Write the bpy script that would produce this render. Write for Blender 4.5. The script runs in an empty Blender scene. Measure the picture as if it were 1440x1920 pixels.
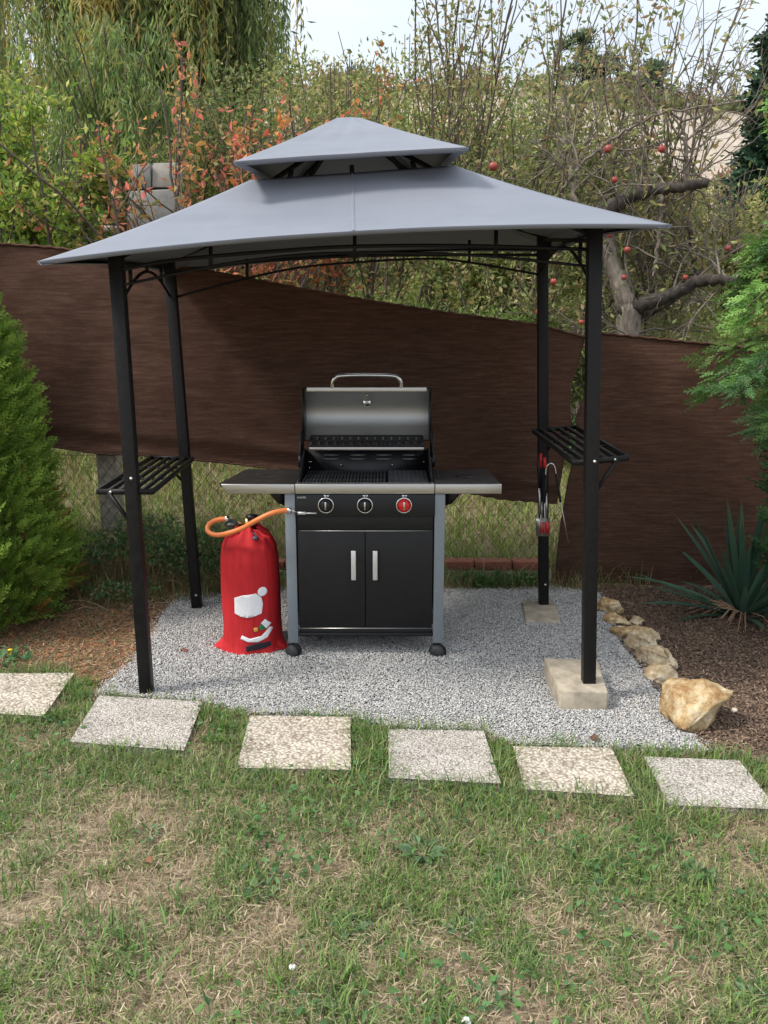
import bpy, bmesh, math, random
import numpy as np
from mathutils import Vector, noise as mnoise
R = math.radians
C = bpy.context.scene.collection
rng = np.random.default_rng(7)
random.seed(7)

# ------------------------------------------------------------------ camera
TH, FPX, CH = R(12.3), 1600.0, 1.55
def at(x, y, Y):
    """world point seen at photo pixel (x, y) and at distance Y"""
    u, v = (x-720)/FPX, (y-960)/FPX
    d = (u, math.cos(TH)-v*math.sin(TH), -math.sin(TH)-v*math.cos(TH))
    t = Y/d[1]
    return Vector((d[0]*t, Y, CH+d[2]*t))
def gr(x, y, z=0.0):
    u, v = (x-720)/FPX, (y-960)/FPX
    d = (u, math.cos(TH)-v*math.sin(TH), -math.sin(TH)-v*math.cos(TH))
    t = (z-CH)/d[2]
    return Vector((d[0]*t, d[1]*t, z))
cam = bpy.data.cameras.new('camera'); co = bpy.data.objects.new('camera', cam); C.objects.link(co)
cam.sensor_fit = 'VERTICAL'; cam.sensor_height = 36; cam.lens = FPX/1920*36; cam.clip_start = .05; cam.clip_end = 1500
co.location = (0, 0, CH); co.rotation_euler = (math.pi/2-TH, 0, 0)
bpy.context.scene.camera = co

# ------------------------------------------------------------------ helpers
def vnoise(x, y, s=0):
    x = np.asarray(x, float); y = np.asarray(y, float)
    xi = np.floor(x).astype(np.int64); yi = np.floor(y).astype(np.int64)
    fx = x-xi; fy = y-yi; fx = fx*fx*(3-2*fx); fy = fy*fy*(3-2*fy)
    def h(a, b):
        n = (a*374761393+b*668265263+s*982451653) & 0x7fffffff
        n = ((n ^ (n >> 13))*1274126177) & 0x7fffffff
        return ((n ^ (n >> 16)) & 0xffff)/65535.0
    return (h(xi, yi)*(1-fx)+h(xi+1, yi)*fx)*(1-fy)+(h(xi, yi+1)*(1-fx)+h(xi+1, yi+1)*fx)*fy
def fbm(x, y, s=0, o=4):
    t = 0; a = .5
    for k in range(o):
        t = t+a*vnoise(np.asarray(x)*2**k, np.asarray(y)*2**k, s+k); a *= .5
    return t/(1-.5**o)
def nrm(a):
    a = np.asarray(a, float)
    return a/np.maximum(np.linalg.norm(a, axis=-1, keepdims=True), 1e-9)

class MB:
    def __init__(s): s.v = []; s.f = []; s.c = []; s.n = 0; s.hc = False; s.mi = []
    def add(s, v, f, col=None, m=0):
        v = np.asarray(v, float).reshape(-1, 3)
        if isinstance(f, np.ndarray): f = [f]
        else:
            g = {}
            for q in f: g.setdefault(len(q), []).append(q)
            f = [np.array(g[k]) for k in g]
        for q in f:
            s.f.append(q+s.n); s.mi.append(np.full(len(q), m))
        s.v.append(v)
        if col is not None: s.hc = True
        c = np.ones((len(v), 4)); 
        if col is not None: c[:, :3] = col
        s.c.append(c); s.n += len(v)
    def box(s, c, d, rz=0, m=0, rx=0, ry=0):
        x, y, z = [q/2 for q in d]
        v = np.array([(-x,-y,-z),(x,-y,-z),(x,y,-z),(-x,y,-z),(-x,-y,z),(x,-y,z),(x,y,z),(-x,y,z)])
        if rx: ca, sa = math.cos(rx), math.sin(rx); v = v@np.array([[1,0,0],[0,ca,sa],[0,-sa,ca]])
        if ry: ca, sa = math.cos(ry), math.sin(ry); v = v@np.array([[ca,0,-sa],[0,1,0],[sa,0,ca]])
        if rz: ca, sa = math.cos(rz), math.sin(rz); v = v@np.array([[ca,sa,0],[-sa,ca,0],[0,0,1]])
        s.add(v+np.array(c), [(0,3,2,1),(4,5,6,7),(0,1,5,4),(1,2,6,5),(2,3,7,6),(3,0,4,7)], m=m)
    def bx(s, x0, x1, y0, y1, z0, z1, m=0): s.box(((x0+x1)/2,(y0+y1)/2,(z0+z1)/2),(abs(x1-x0),abs(y1-y0),abs(z1-z0)), m=m)
    def bar(s, a, b, w, h=None, up=(0,0,1)):
        a = np.array(a, float); b = np.array(b, float); h = h or w
        d = nrm(b-a); u = np.array(up, float)
        if abs(d@u) > .95: u = np.array((0, 1, 0.))
        r = nrm(np.cross(d, u)); u = np.cross(r, d)
        q = [a-r*w/2-u*h/2, a+r*w/2-u*h/2, a+r*w/2+u*h/2, a-r*w/2+u*h/2]
        v = q+[p+(b-a) for p in q]
        s.add(v, [(0,1,2,3)[::-1],(4,5,6,7),(0,1,5,4),(1,2,6,5),(2,3,7,6),(3,0,4,7)])
    def tube(s, pts, rad, n=8, cap=True, col=None):
        P = np.array(pts, float); m = len(P)
        rad = np.broadcast_to(np.asarray(rad, float), (m,))
        T = nrm(np.gradient(P, axis=0))
        ref = np.array((0, 0, 1.)) if abs(T[0][2]) < .9 else np.array((1., 0, 0))
        A = nrm(np.cross(T[0], ref)); V = []
        a = np.arange(n)*2*math.pi/n
        for i in range(m):
            A = nrm(A-T[i]*(A@T[i])); B = np.cross(T[i], A)
            V.append(P[i]+rad[i]*(np.cos(a)[:,None]*A+np.sin(a)[:,None]*B))
        V = np.concatenate(V); F = []
        k = np.arange(n); k2 = (k+1) % n
        for i in range(m-1): F.append(np.stack([i*n+k, i*n+k2, (i+1)*n+k2, (i+1)*n+k], 1))
        s.add(V, np.concatenate(F), col)
        if cap:
            s.f.append(np.array([list(range(n))[::-1]])+s.n-m*n); s.mi.append(np.zeros(1))
            s.f.append(np.array([list(range(n))])+s.n-n); s.mi.append(np.zeros(1))
    def cyl(s, a, b, r, n=20, r2=None): s.tube([a, b], [r, r if r2 is None else r2], n)
    def lathe(s, prof, n=32, c=(0,0,0), ax='z'):
        a = np.arange(n)*2*math.pi/n; V = []
        for r, h in prof:
            r = max(r, 1e-4)
            if ax == 'z': V.append(np.stack([r*np.cos(a), r*np.sin(a), np.full(n, h)], 1))
            elif ax == 'y': V.append(np.stack([r*np.cos(a), np.full(n, h), r*np.sin(a)], 1))
            else: V.append(np.stack([np.full(n, h), r*np.cos(a), r*np.sin(a)], 1))
        k = np.arange(n); k2 = (k+1) % n; F = []
        for i in range(len(prof)-1): F.append(np.stack([i*n+k, i*n+k2, (i+1)*n+k2, (i+1)*n+k], 1))
        s.add(np.concatenate(V)+np.array(c), np.concatenate(F))
    def grid(s, P, col=None):
        a, b = P.shape[:2]; i = np.arange(a*b).reshape(a, b)
        F = np.stack([i[:-1,:-1], i[1:,:-1], i[1:,1:], i[:-1,1:]], -1).reshape(-1, 4)
        s.add(P.reshape(-1, 3), F, None if col is None else col.reshape(-1, 3))
    def prism(s, poly, y0, y1, plane='xz'):
        n = len(poly)
        def p(q, h): return (q[0], h, q[1]) if plane == 'xz' else ((h, q[0], q[1]) if plane == 'yz' else (q[0], q[1], h))
        v = [p(q, y0) for q in poly]+[p(q, y1) for q in poly]
        s.add(v, [tuple(range(n))[::-1], tuple(range(n, 2*n))]+[(i, (i+1) % n, n+(i+1) % n, n+i) for i in range(n)])
    def build(s, name, m, parent=None, smooth=False, bevel=0, loc=None):
        me = bpy.data.meshes.new(name)
        V = np.concatenate(s.v); me.vertices.add(len(V)); me.vertices.foreach_set('co', V.ravel())
        L = np.concatenate([q.ravel() for q in s.f]); cnt = np.concatenate([np.full(len(q), q.shape[1]) for q in s.f])
        me.loops.add(len(L)); me.loops.foreach_set('vertex_index', L.astype(np.int32))
        me.polygons.add(len(cnt)); st = np.concatenate([[0], np.cumsum(cnt)[:-1]])
        me.polygons.foreach_set('loop_start', st.astype(np.int32)); me.polygons.foreach_set('loop_total', cnt.astype(np.int32))
        me.polygons.foreach_set('material_index', np.concatenate(s.mi).astype(np.int32))
        if smooth: me.polygons.foreach_set('use_smooth', np.ones(len(cnt), bool))
        if s.hc:
            ca = me.color_attributes.new('Col', 'FLOAT_COLOR', 'POINT'); ca.data.foreach_set('color', np.concatenate(s.c).ravel())
        me.update(calc_edges=True); me.validate()
        for q in (m if isinstance(m, (list, tuple)) else [m]): me.materials.append(q)
        o = bpy.data.objects.new(name, me); C.objects.link(o)
        if parent: o.parent = parent
        if loc is not None: o.location = loc
        if bevel:
            b = o.modifiers.new('bevel', 'BEVEL'); b.width = bevel; b.segments = 2; b.limit_method = 'ANGLE'; b.angle_limit = R(40)
        return o
def tag(o, label=None, cat=None, group=None, kind=None):
    if label: o['label'] = label
    if cat: o['category'] = cat
    if group: o['group'] = group
    if kind: o['kind'] = kind
    return o
def empty(name, loc, label, cat, group=None, rz=0):
    o = bpy.data.objects.new(name, None); o.empty_display_size = .1; C.objects.link(o)
    o.location = loc; o.rotation_euler = (0, 0, rz)
    return tag(o, label, cat, group)

# ------------------------------------------------------------------ materials
def newmat(name):
    m = bpy.data.materials.new(name); m.use_nodes = True; nt = m.node_tree; nt.nodes.clear()
    out = nt.nodes.new('ShaderNodeOutputMaterial'); b = nt.nodes.new('ShaderNodeBsdfPrincipled')
    nt.links.new(b.outputs[0], out.inputs[0]); return m, nt, b, out
def N(nt, t, **k):
    n = nt.nodes.new(t)
    for a, v in k.items(): setattr(n, a, v)
    return n
def coords(nt, scale=(1,1,1)):
    tc = N(nt, 'ShaderNodeTexCoord'); mp = N(nt, 'ShaderNodeMapping'); mp.inputs['Scale'].default_value = scale
    nt.links.new(tc.outputs['Object'], mp.inputs[0]); return mp.outputs[0]
def ramp(nt, src, stops, interp='LINEAR'):
    r = N(nt, 'ShaderNodeValToRGB'); r.color_ramp.interpolation = interp
    e = r.color_ramp.elements
    while len(e) < len(stops): e.new(.5)
    for q, (p, c) in zip(e, stops): q.position = p; q.color = (*c, 1) if len(c) == 3 else c
    nt.links.new(src, r.inputs[0]); return r.outputs[0]
def noise(nt, vec, scale, detail=4, rough=.6):
    n = N(nt, 'ShaderNodeTexNoise'); n.inputs['Scale'].default_value = scale; n.inputs['Detail'].default_value = detail
    n.inputs['Roughness'].default_value = rough; nt.links.new(vec, n.inputs['Vector']); return n.outputs['Fac']
def bump(nt, h, b, strength=.4, dist=.005):
    n = N(nt, 'ShaderNodeBump'); n.inputs['Strength'].default_value = strength; n.inputs['Distance'].default_value = dist
    nt.links.new(h, n.inputs['Height']); nt.links.new(n.outputs[0], b.inputs['Normal']); return n
def simple(name, col, rough=.5, metal=0, var=.15, sc=30, bmp=0, scale=(1,1,1), rvar=.1, spec=None):
    m, nt, b, o = newmat(name); v = coords(nt, scale); f = noise(nt, v, sc)
    nt.links.new(ramp(nt, f, [(.3, tuple(c*(1-var) for c in col)), (.7, tuple(min(1, c*(1+var)) for c in col))]), b.inputs['Base Color'])
    mr = N(nt, 'ShaderNodeMapRange'); nt.links.new(f, mr.inputs[0]); mr.inputs[1].default_value=.3; mr.inputs[2].default_value=.7
    mr.inputs[3].default_value = max(.02, rough-rvar); mr.inputs[4].default_value = min(1, rough+rvar)
    nt.links.new(mr.outputs[0], b.inputs['Roughness']); b.inputs['Metallic'].default_value = metal
    if spec is not None: b.inputs['Specular IOR Level'].default_value = spec
    if bmp: bump(nt, f, b, bmp, .003)
    return m
def leafmat(name, trans=.35, rough=.5, spec=.3, gain=1.):
    m, nt, b, o = newmat(name); at_ = N(nt, 'ShaderNodeAttribute', attribute_name='Col'); a = N(nt, 'ShaderNodeHueSaturation'); a.inputs['Value'].default_value = gain; nt.links.new(at_.outputs['Color'], a.inputs['Color'])
    nt.links.new(a.outputs['Color'], b.inputs['Base Color']); b.inputs['Roughness'].default_value = rough
    b.inputs['Specular IOR Level'].default_value = spec
    t = N(nt, 'ShaderNodeBsdfTranslucent'); nt.links.new(a.outputs['Color'], t.inputs[0])
    mx = N(nt, 'ShaderNodeMixShader'); mx.inputs[0].default_value = trans
    nt.links.new(b.outputs[0], mx.inputs[1]); nt.links.new(t.outputs[0], mx.inputs[2]); nt.links.new(mx.outputs[0], o.inputs[0])
    return m
LEAF = leafmat('leaf', .42, gain=1.22); NEEDLE = leafmat('conifer_scale', .3, .6, .2, 1.15); GRASS = leafmat('grass_blade', .3, .6, .2, 1.12)
def attrmat(name, rough=.8, sc=60, var=.3, bmp=.3):
    m, nt, b, o = newmat(name); a = N(nt, 'ShaderNodeAttribute', attribute_name='Col'); f = noise(nt, coords(nt), sc)
    mx = N(nt, 'ShaderNodeMix', data_type='RGBA', blend_type='MULTIPLY'); mx.inputs[0].default_value = 1
    nt.links.new(a.outputs['Color'], mx.inputs[6])
    nt.links.new(ramp(nt, f, [(.3, (1-var,)*3), (.7, (1+var,)*3)]), mx.inputs[7]); nt.links.new(mx.outputs[2], b.inputs['Base Color'])
    b.inputs['Roughness'].default_value = rough
    if bmp: bump(nt, f, b, bmp, .003)
    return m
STONE = attrmat('gravel_stone', .8, 200, .2, 0)
def bark(name, c1, c2):
    m, nt, b, o = newmat(name); f = noise(nt, coords(nt, (1,1,.35)), 35, 6, .7)
    nt.links.new(ramp(nt, f, [(.35, c1), (.65, c2)]), b.inputs['Base Color']); b.inputs['Roughness'].default_value = .9
    bump(nt, f, b, .8, .01); return m
BARK = bark('bark_dark', (.022,.017,.014), (.075,.060,.050)); BARKG = bark('bark_grey', (.09,.075,.06), (.26,.22,.18))
TWIG = bark('twig', (.06,.045,.035), (.15,.115,.09))

BLACK = simple('black_powder_coat', (.009,.0085,.009), .5, 0, .3, 40, .04, spec=.22)
GBLACK = simple('black_enamel', (.008,.008,.0095), .42, 0, .15, 25, 0, rvar=.04, spec=.35)
IRON = simple('cast_iron', (.055,.055,.06), .5, .4, .3, 120, .2)
def brushed(name, col, rough, scale):
    m, nt, b, o = newmat(name); f = noise(nt, coords(nt, scale), 60, 3)
    nt.links.new(ramp(nt, f, [(.3, tuple(c*.85 for c in col)), (.7, col)]), b.inputs['Base Color'])
    nt.links.new(ramp(nt, f, [(.3, (rough-.07,)*3), (.7, (rough+.07,)*3)]), b.inputs['Roughness']); b.inputs['Metallic'].default_value = 1
    return m
STEEL = brushed('brushed_steel', (.55,.54,.52), .38, (.3, 8, 8))
STEELD = brushed('brushed_steel_inner', (.50,.50,.49), .5, (.3, 6, 6))
CHROME = brushed('polished_steel', (.75,.75,.76), .18, (1,1,1))
GREYP = simple('grey_painted_steel', (.19,.215,.24), .45, .1, .06, 40)

# ------------------------------------------------------------------ terrain
def bank_start(x): return 4.98-.3*(1/(1+np.exp((np.asarray(x, float)+1.1)*4)))
def hgt(x, y):
    x = np.asarray(x, float); y = np.asarray(y, float)
    s = y-bank_start(x)
    a = np.clip(s, 0, 2.1)*.58; b = np.clip(s-2.1, 0, 30)*.19
    z = a+b+np.clip(s, 0, .6)*.2*(fbm(x*2, y*2, 5)-.5)
    z = z+.25*np.clip(s, 0, 1)*(fbm(x*.6, y*.6, 9)-.5)+.10*np.clip(-x-2, 0, 2)*np.clip(s, 0, 1)
    return z
def nonuni(a, b, lo, hi, step, grow):
    c = list(np.arange(lo, hi, step)); s = step; v = lo
    while v > a: s *= grow; v -= s; c.insert(0, v)
    s = step; v = c[-1]
    while v < b: s *= grow; v += s; c.append(v)
    return np.array(c)
gx = nonuni(-300, 300, -4, 4, .06, 1.2); gy = nonuni(-120, 33, .8, 8, .06, 1.15)
X, Y = np.meshgrid(gx, gy, indexing='ij')
Z = hgt(X, np.minimum(Y, 34))+.012*(fbm(X*6, Y*6, 3)-.5)*(Y < 5)
mb = MB(); mb.grid(np.stack([X, Y, Z], -1))
m, nt, b, o = newmat('lawn_soil'); v = coords(nt)
f = noise(nt, v, 2.2, 6, .65); f2 = noise(nt, v, 90, 5, .7)
c1 = ramp(nt, f, [(.35, (.24,.185,.13)), (.5, (.29,.235,.17)), (.68, (.20,.18,.10))])
c2 = ramp(nt, f2, [(.25, (.45,.42,.38)), (.7, (1.35,1.3,1.25))])
mx = N(nt, 'ShaderNodeMix', data_type='RGBA', blend_type='MULTIPLY'); mx.inputs[0].default_value = 1
nt.links.new(c1, mx.inputs[6]); nt.links.new(c2, mx.inputs[7]); nt.links.new(mx.outputs[2], b.inputs['Base Color'])
b.inputs['Roughness'].default_value = .95; bump(nt, f2, b, .8, .01)
tag(mb.build('ground', m, smooth=True), kind='structure')

# far hill with the pale sand face
hx = np.linspace(-120, 160, 141); hy = np.concatenate([np.linspace(20, 60, 80), np.linspace(62, 200, 20)])
X, Y = np.meshgrid(hx, hy, indexing='ij')
rid = 13.0-.14*np.clip(X-6, 0, 14)-.03*np.clip(X-20, 0, 100)-.02*np.abs(X+5)+1.4*(fbm(X*.12, Y*.02, 21)-.5)
t = np.clip((Y-27)/19, 0, 1); t = t*t*(3-2*t)
Z = 4.2+(rid-4.2)*t+.9*(fbm(X*.5, Y*.35, 31)-.5)*t+np.clip(Y-50, 0, 200)*.02
Z = np.where(Y < 24, 4.2-(24-Y)*.5, Z)
mb = MB(); mb.grid(np.stack([X, Y, Z], -1))
m, nt, b, o = newmat('sandy_hillside'); v = coords(nt, (1,1,1))
sx = N(nt, 'ShaderNodeSeparateXYZ'); tc = N(nt, 'ShaderNodeTexCoord'); nt.links.new(tc.outputs['Object'], sx.inputs[0])
nf = noise(nt, v, .35, 6, .65)
ad = N(nt, 'ShaderNodeMath', operation='MULTIPLY_ADD'); nt.links.new(nf, ad.inputs[0]); ad.inputs[1].default_value = 5; nt.links.new(sx.outputs['Z'], ad.inputs[2])
sand = ramp(nt, noise(nt, coords(nt, (1,1,.4)), 1.2, 6, .7), [(.3, (.27,.215,.165)), (.5, (.37,.31,.25)), (.7, (.42,.36,.30))])
veg = ramp(nt, noise(nt, v, 1.5, 5, .7), [(.35, (.09,.075,.04)), (.6, (.17,.12,.08))])
mr = N(nt, 'ShaderNodeMapRange'); nt.links.new(ad.outputs[0], mr.inputs[0]); mr.inputs[1].default_value = 13.3; mr.inputs[2].default_value = 14.4
mx = N(nt, 'ShaderNodeMix', data_type='RGBA'); nt.links.new(mr.outputs[0], mx.inputs[0]); nt.links.new(sand, mx.inputs[6]); nt.links.new(veg, mx.inputs[7])
mr2 = N(nt, 'ShaderNodeMapRange'); nt.links.new(ad.outputs[0], mr2.inputs[0]); mr2.inputs[1].default_value = 7.5; mr2.inputs[2].default_value = 9
mx2 = N(nt, 'ShaderNodeMix', data_type='RGBA'); nt.links.new(mr2.outputs[0], mx2.inputs[0]); nt.links.new(veg, mx2.inputs[6]); nt.links.new(mx.outputs[2], mx2.inputs[7])
nt.links.new(mx2.outputs[2], b.inputs['Base Color']); b.inputs['Roughness'].default_value = .95
bump(nt, nf, b, .8, .5)
tag(mb.build('hillside', m, smooth=True), kind='structure')

# ------------------------------------------------------------------ flat beds
def inpoly(px, py, poly):
    r = np.zeros(len(px), bool); n = len(poly)
    for i in range(n):
        x1, y1 = poly[i]; x2, y2 = poly[(i+1) % n]
        c = ((y1 > py) != (y2 > py)) & (px < (x2-x1)*(py-y1)/((y2-y1) or 1e-9)+x1); r ^= c
    return r
def sheet(name, poly, z, m, jag=.012, seed=1):
    pts = []
    for i in range(len(poly)):
        a = np.array(poly[i]); c = np.array(poly[(i+1) % len(poly)]); n = max(2, int(np.linalg.norm(c-a)/.04))
        for k in range(n): pts.append(a+(c-a)*k/n)
    pts = np.array(pts); pts = pts+jag*np.stack([fbm(pts[:,0]*9, pts[:,1]*9, seed)-.5, fbm(pts[:,0]*9, pts[:,1]*9, seed+9)-.5], 1)*4
    bm = bmesh.new(); vs = [bm.verts.new((p[0], p[1], z)) for p in pts]; f = bm.faces.new(vs)
    bmesh.ops.triangulate(bm, faces=[f]); me = bpy.data.meshes.new(name); bm.to_mesh(me); bm.free(); me.materials.append(m)
    o = bpy.data.objects.new(name, me); C.objects.link(o); tag(o, kind='structure'); return o
gp = [(335,1120),(300,1165),(285,1200),(245,1250),(205,1285),(185,1308),(380,1322),(480,1345),(660,1352),(735,1372),(905,1376),(960,1402),(1150,1410),(1330,1416),(1295,1385),(1240,1320),(1200,1262),(1165,1215),(1140,1170),(1120,1118),(1030,1106),(840,1112),(560,1108)]
gravel_poly = [tuple(gr(*p)[:2]) for p in gp]
m, nt, b, o = newmat('gravel_base'); vo = N(nt, 'ShaderNodeTexVoronoi'); vo.inputs['Scale'].default_value = 130; nt.links.new(coords(nt), vo.inputs['Vector'])
nt.links.new(ramp(nt, vo.outputs['Color'], [(.1, (.10,.10,.105)), (.6, (.27,.27,.275)), (.9, (.45,.44,.43))]), b.inputs['Base Color']); b.inputs['Roughness'].default_value = .9
bump(nt, vo.outputs['Distance'], b, .8, .006)
sheet('gravel_path', gravel_poly, .014, m)
sp = [(1120,1118),(1140,1170),(1165,1215),(1200,1262),(1240,1320),(1295,1385),(1330,1416),(1440,1440),(1700,1520),(1850,1400),(1700,1110),(1300,1104),(1120,1104)]
soil_poly = [tuple(gr(*p)[:2]) for p in sp]
SOIL = simple('dark_soil', (.09,.058,.04), .95, 0, .6, 60, .9)
sheet('soil_bed', soil_poly, .009, SOIL, seed=5)
lp = [(335,1118),(300,1165),(285,1200),(245,1250),(205,1285),(150,1290),(140,1258),(-400,1262),(-500,1120),(330,1100)]
litter_poly = [tuple(gr(*p)[:2]) for p in lp]
sheet('litter_bed', litter_poly, .005, simple('reddish_litter_soil', (.11,.062,.036), .95, 0, .5, 45, .8), seed=8)

# octahedral stones
def stones(mb, P, sz, cols, flat=.65):
    n = len(P)
    base = np.array([(1,0,0),(0,1,0),(-1,0,0),(0,-1,0),(0,0,1),(0,0,-1)], float)
    V = base[None]*(1+.35*(rng.random((n,6,1))-.5)); V = V+.35*(rng.random((n,6,3))-.5)
    a = rng.random(n)*6.28; ca, sa = np.cos(a), np.sin(a)
    V = V*np.stack([np.ones(n), .55+.4*rng.random(n), flat*(.6+.6*rng.random(n))], 1)[:,None]*sz[:,None,None]
    x = V[...,0]*ca[:,None]-V[...,1]*sa[:,None]; y = V[...,0]*sa[:,None]+V[...,1]*ca[:,None]
    V = np.stack([x, y, V[...,2]], -1)+P[:,None]
    F = np.array([(0,1,4),(1,2,4),(2,3,4),(3,0,4),(1,0,5),(2,1,5),(3,2,5),(0,3,5)])
    F = (F[None]+6*np.arange(n)[:,None,None]).reshape(-1, 3)
    mb.add(V.reshape(-1, 3), F, np.repeat(cols, 6, 0))
def sample(poly, n, inv=()):
    p = np.array(poly); lo, hi = p.min(0), p.max(0)
    q = lo+(hi-lo)*rng.random((n, 2)); k = inpoly(q[:,0], q[:,1], poly)
    for i in inv: k &= ~inpoly(q[:,0], q[:,1], i)
    return q[k]
block_poly = [tuple(gr(x, y)[:2]) for x, y in [(1022,1262),(1120,1262),(1142,1334),(1050,1334)]]
q = sample(gravel_poly, 190000, [block_poly]); n = len(q)
j = .02*(fbm(q[:,0]*15, q[:,1]*15, 4)-.5)
q = q+np.stack([j, j], 1)
ed = []
for i in range(len(gravel_poly)):
    a_, b_ = np.array(gravel_poly[i]), np.array(gravel_poly[(i+1) % len(gravel_poly)]); m_ = int(np.linalg.norm(b_-a_)*700); ed.append(a_+(b_-a_)*rng.random((m_,1))+rng.normal(size=(m_,2))*.022)
q = np.concatenate([q]+ed); n = len(q); g = rng.random(n)**1.2; base = np.stack([.27+.36*g, .268+.355*g, .265+.345*g], 1)
warm = rng.random(n) < .08; base[warm] *= (1.05, .93, .8)
mb = MB(); stones(mb, np.c_[q, .018+.006*rng.random(n)+.014*(fbm(q[:,0]*2.5, q[:,1]*2.5, 77)-.4)], .0036+.0032*rng.random(n)**2, base)
tag(mb.build('gravel', STONE), 'pale grey crushed gravel spread under the grill gazebo', 'gravel', kind='stuff')

# chips and sticks
def chips(mb, q, z, L, W, palette, tilt=.5):
    n = len(q); a = rng.random(n)*6.28; l = L*(.4+rng.random(n)); w = W*(.5+rng.random(n)); t = (rng.random(n)-.3)*tilt
    d = np.stack([np.cos(a)*np.cos(t), np.sin(a)*np.cos(t), np.sin(t)], 1); s = np.stack([-np.sin(a), np.cos(a), .4*(rng.random(n)-.5)], 1)
    P = np.c_[q, z]; c = np.array(palette)[rng.integers(0, len(palette), n)]*(.6+.8*rng.random((n,1)))
    V = np.stack([P-d*l[:,None]-s*w[:,None], P-d*l[:,None]+s*w[:,None], P+d*l[:,None]+s*w[:,None]*.7, P+d*l[:,None]-s*w[:,None]*.7], 1)
    V[:,:,2] = np.maximum(V[:,:,2], z[:,None]-.003)
    mb.add(V.reshape(-1, 3), np.arange(4*n).reshape(n, 4), np.repeat(c, 4, 0))
q = sample(soil_poly, 100000); n = len(q); mb = MB()
clod = q[:n//2]; cc = np.array([(.10,.063,.043),(.14,.09,.062),(.07,.048,.034),(.18,.115,.08)])[rng.integers(0,4,len(clod))]
stones(mb, np.c_[clod, .012+.012*rng.random(len(clod))], .004+.010*rng.random(len(clod))**4, cc)
chips(mb, q[n//2:], .016+.010*rng.random(n-n//2), .009, .0017, [(.16,.10,.065),(.23,.15,.10),(.10,.065,.045),(.32,.23,.16)])
tag(mb.build('mulch', STONE), 'dark brown crumbly soil and bark mulch right of the stone edging', 'mulch', kind='stuff')
q = sample(litter_poly, 100000); n = len(q); mb = MB()
for i in range(6):
    a_, b_ = np.array(lp and litter_poly[i-1]), np.array(litter_poly[i])
    if i == 0: a_, b_ = np.array(litter_poly[-1]), np.array(litter_poly[0])
    m_ = min(500, int(np.linalg.norm(b_-a_)*900)); q = np.concatenate([q, a_+(b_-a_)*rng.random((m_,1))+rng.normal(size=(m_,2))*.05])
n = len(q); hh = hgt(q[:,0], q[:,1])
chips(mb, q, hh+.010+.018*rng.random(n)**2, .014, .0014, [(.22,.12,.07),(.34,.14,.06),(.30,.21,.12),(.14,.085,.055),(.40,.31,.19),(.46,.19,.07),(.18,.11,.07),(.14,.18,.06)], .7)
tag(mb.build('conifer_litter', STONE), 'rusty orange and brown dead twig litter left of the gravel', 'leaf litter', kind='stuff')

# ------------------------------------------------------------------ leaves, blades, tubes
def leaves(mb, P, A, l, w, col, fold=.25, up=None):
    """P base points, A axis directions, folded kite leaves"""
    n = len(P); A = nrm(A); l = np.broadcast_to(l, (n,))[:,None]; w = np.broadcast_to(w, (n,))[:,None]
    r = nrm(rng.normal(size=(n,3))) if up is None else nrm(up+.5*rng.normal(size=(n,3)))
    S = nrm(np.cross(A, r)); Nn = np.cross(S, A)
    V = np.stack([P, P+A*l*.42+S*w*.5+Nn*w*fold, P+A*l-Nn*l*.12, P+A*l*.42-S*w*.5+Nn*w*fold, P+A*l*.5], 1)
    i = 5*np.arange(n)[:,None]
    F = np.concatenate([i+np.array([[0,1,4]]), i+np.array([[1,2,4]]), i+np.array([[2,3,4]]), i+np.array([[3,0,4]])])
    mb.add(V.reshape(-1, 3), F[:, ::-1], np.repeat(col, 5, 0))
def leaves4(mb, P, A, l, w, col, fold=.25):
    n = len(P); A = nrm(A); l = np.broadcast_to(l, (n,))[:,None]; w = np.broadcast_to(w, (n,))[:,None]
    S = nrm(np.cross(A, nrm(rng.normal(size=(n,3))))); Nn = np.cross(S, A)
    V = np.stack([P, P+A*l*.45+S*w*.5+Nn*w*fold, P+A*l, P+A*l*.45-S*w*.5+Nn*w*fold], 1)
    i = 4*np.arange(n)[:,None]
    mb.add(V.reshape(-1, 3), np.concatenate([i+np.array([[0,1,2]]), i+np.array([[0,2,3]])]), np.repeat(col, 4, 0))
def pick(pal, n, v=.3, idx=None):
    pal = np.array(pal); i = rng.integers(0, len(pal), n) if idx is None else idx
    return pal[i]*(1-v+2*v*rng.random((n,1)))
def blades(mb, q, z, l, w, col, lean=.5, curl=.6):
    n = len(q); a = rng.random(n)*6.28; th = lean*np.abs(rng.normal(size=n))
    d = np.stack([np.cos(a)*np.sin(th), np.sin(a)*np.sin(th), np.cos(th)], 1)
    h = np.stack([np.cos(a), np.sin(a), np.zeros(n)], 1)
    b = a+1.57+rng.normal(size=n)*.6; s = np.stack([np.cos(b), np.sin(b), np.zeros(n)], 1)*w[:,None]*.5
    P = np.c_[q, z]; L = l[:,None]; cu = (curl*rng.random(n))[:,None]
    M = P+d*L*.5+h*L*.08*cu; T = P+d*L*.92+h*L*.55*cu-np.array([0,0,1.])*L*.3*cu
    T[:,2] = np.maximum(T[:,2], z+.002); M[:,2] = np.maximum(M[:,2], z+.003)
    V = np.stack([P-s, P+s, M+s*.8, M-s*.8, T], 1); i = 5*np.arange(n)[:,None]
    c = np.repeat(col, 5, 0)
    mb.add(V.reshape(-1, 3), (i+np.array([[0,1,2,3]])), c)
    mb.f.append(i+np.array([[3,2,4]])+mb.n-5*n); mb.mi.append(np.zeros(n))

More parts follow.
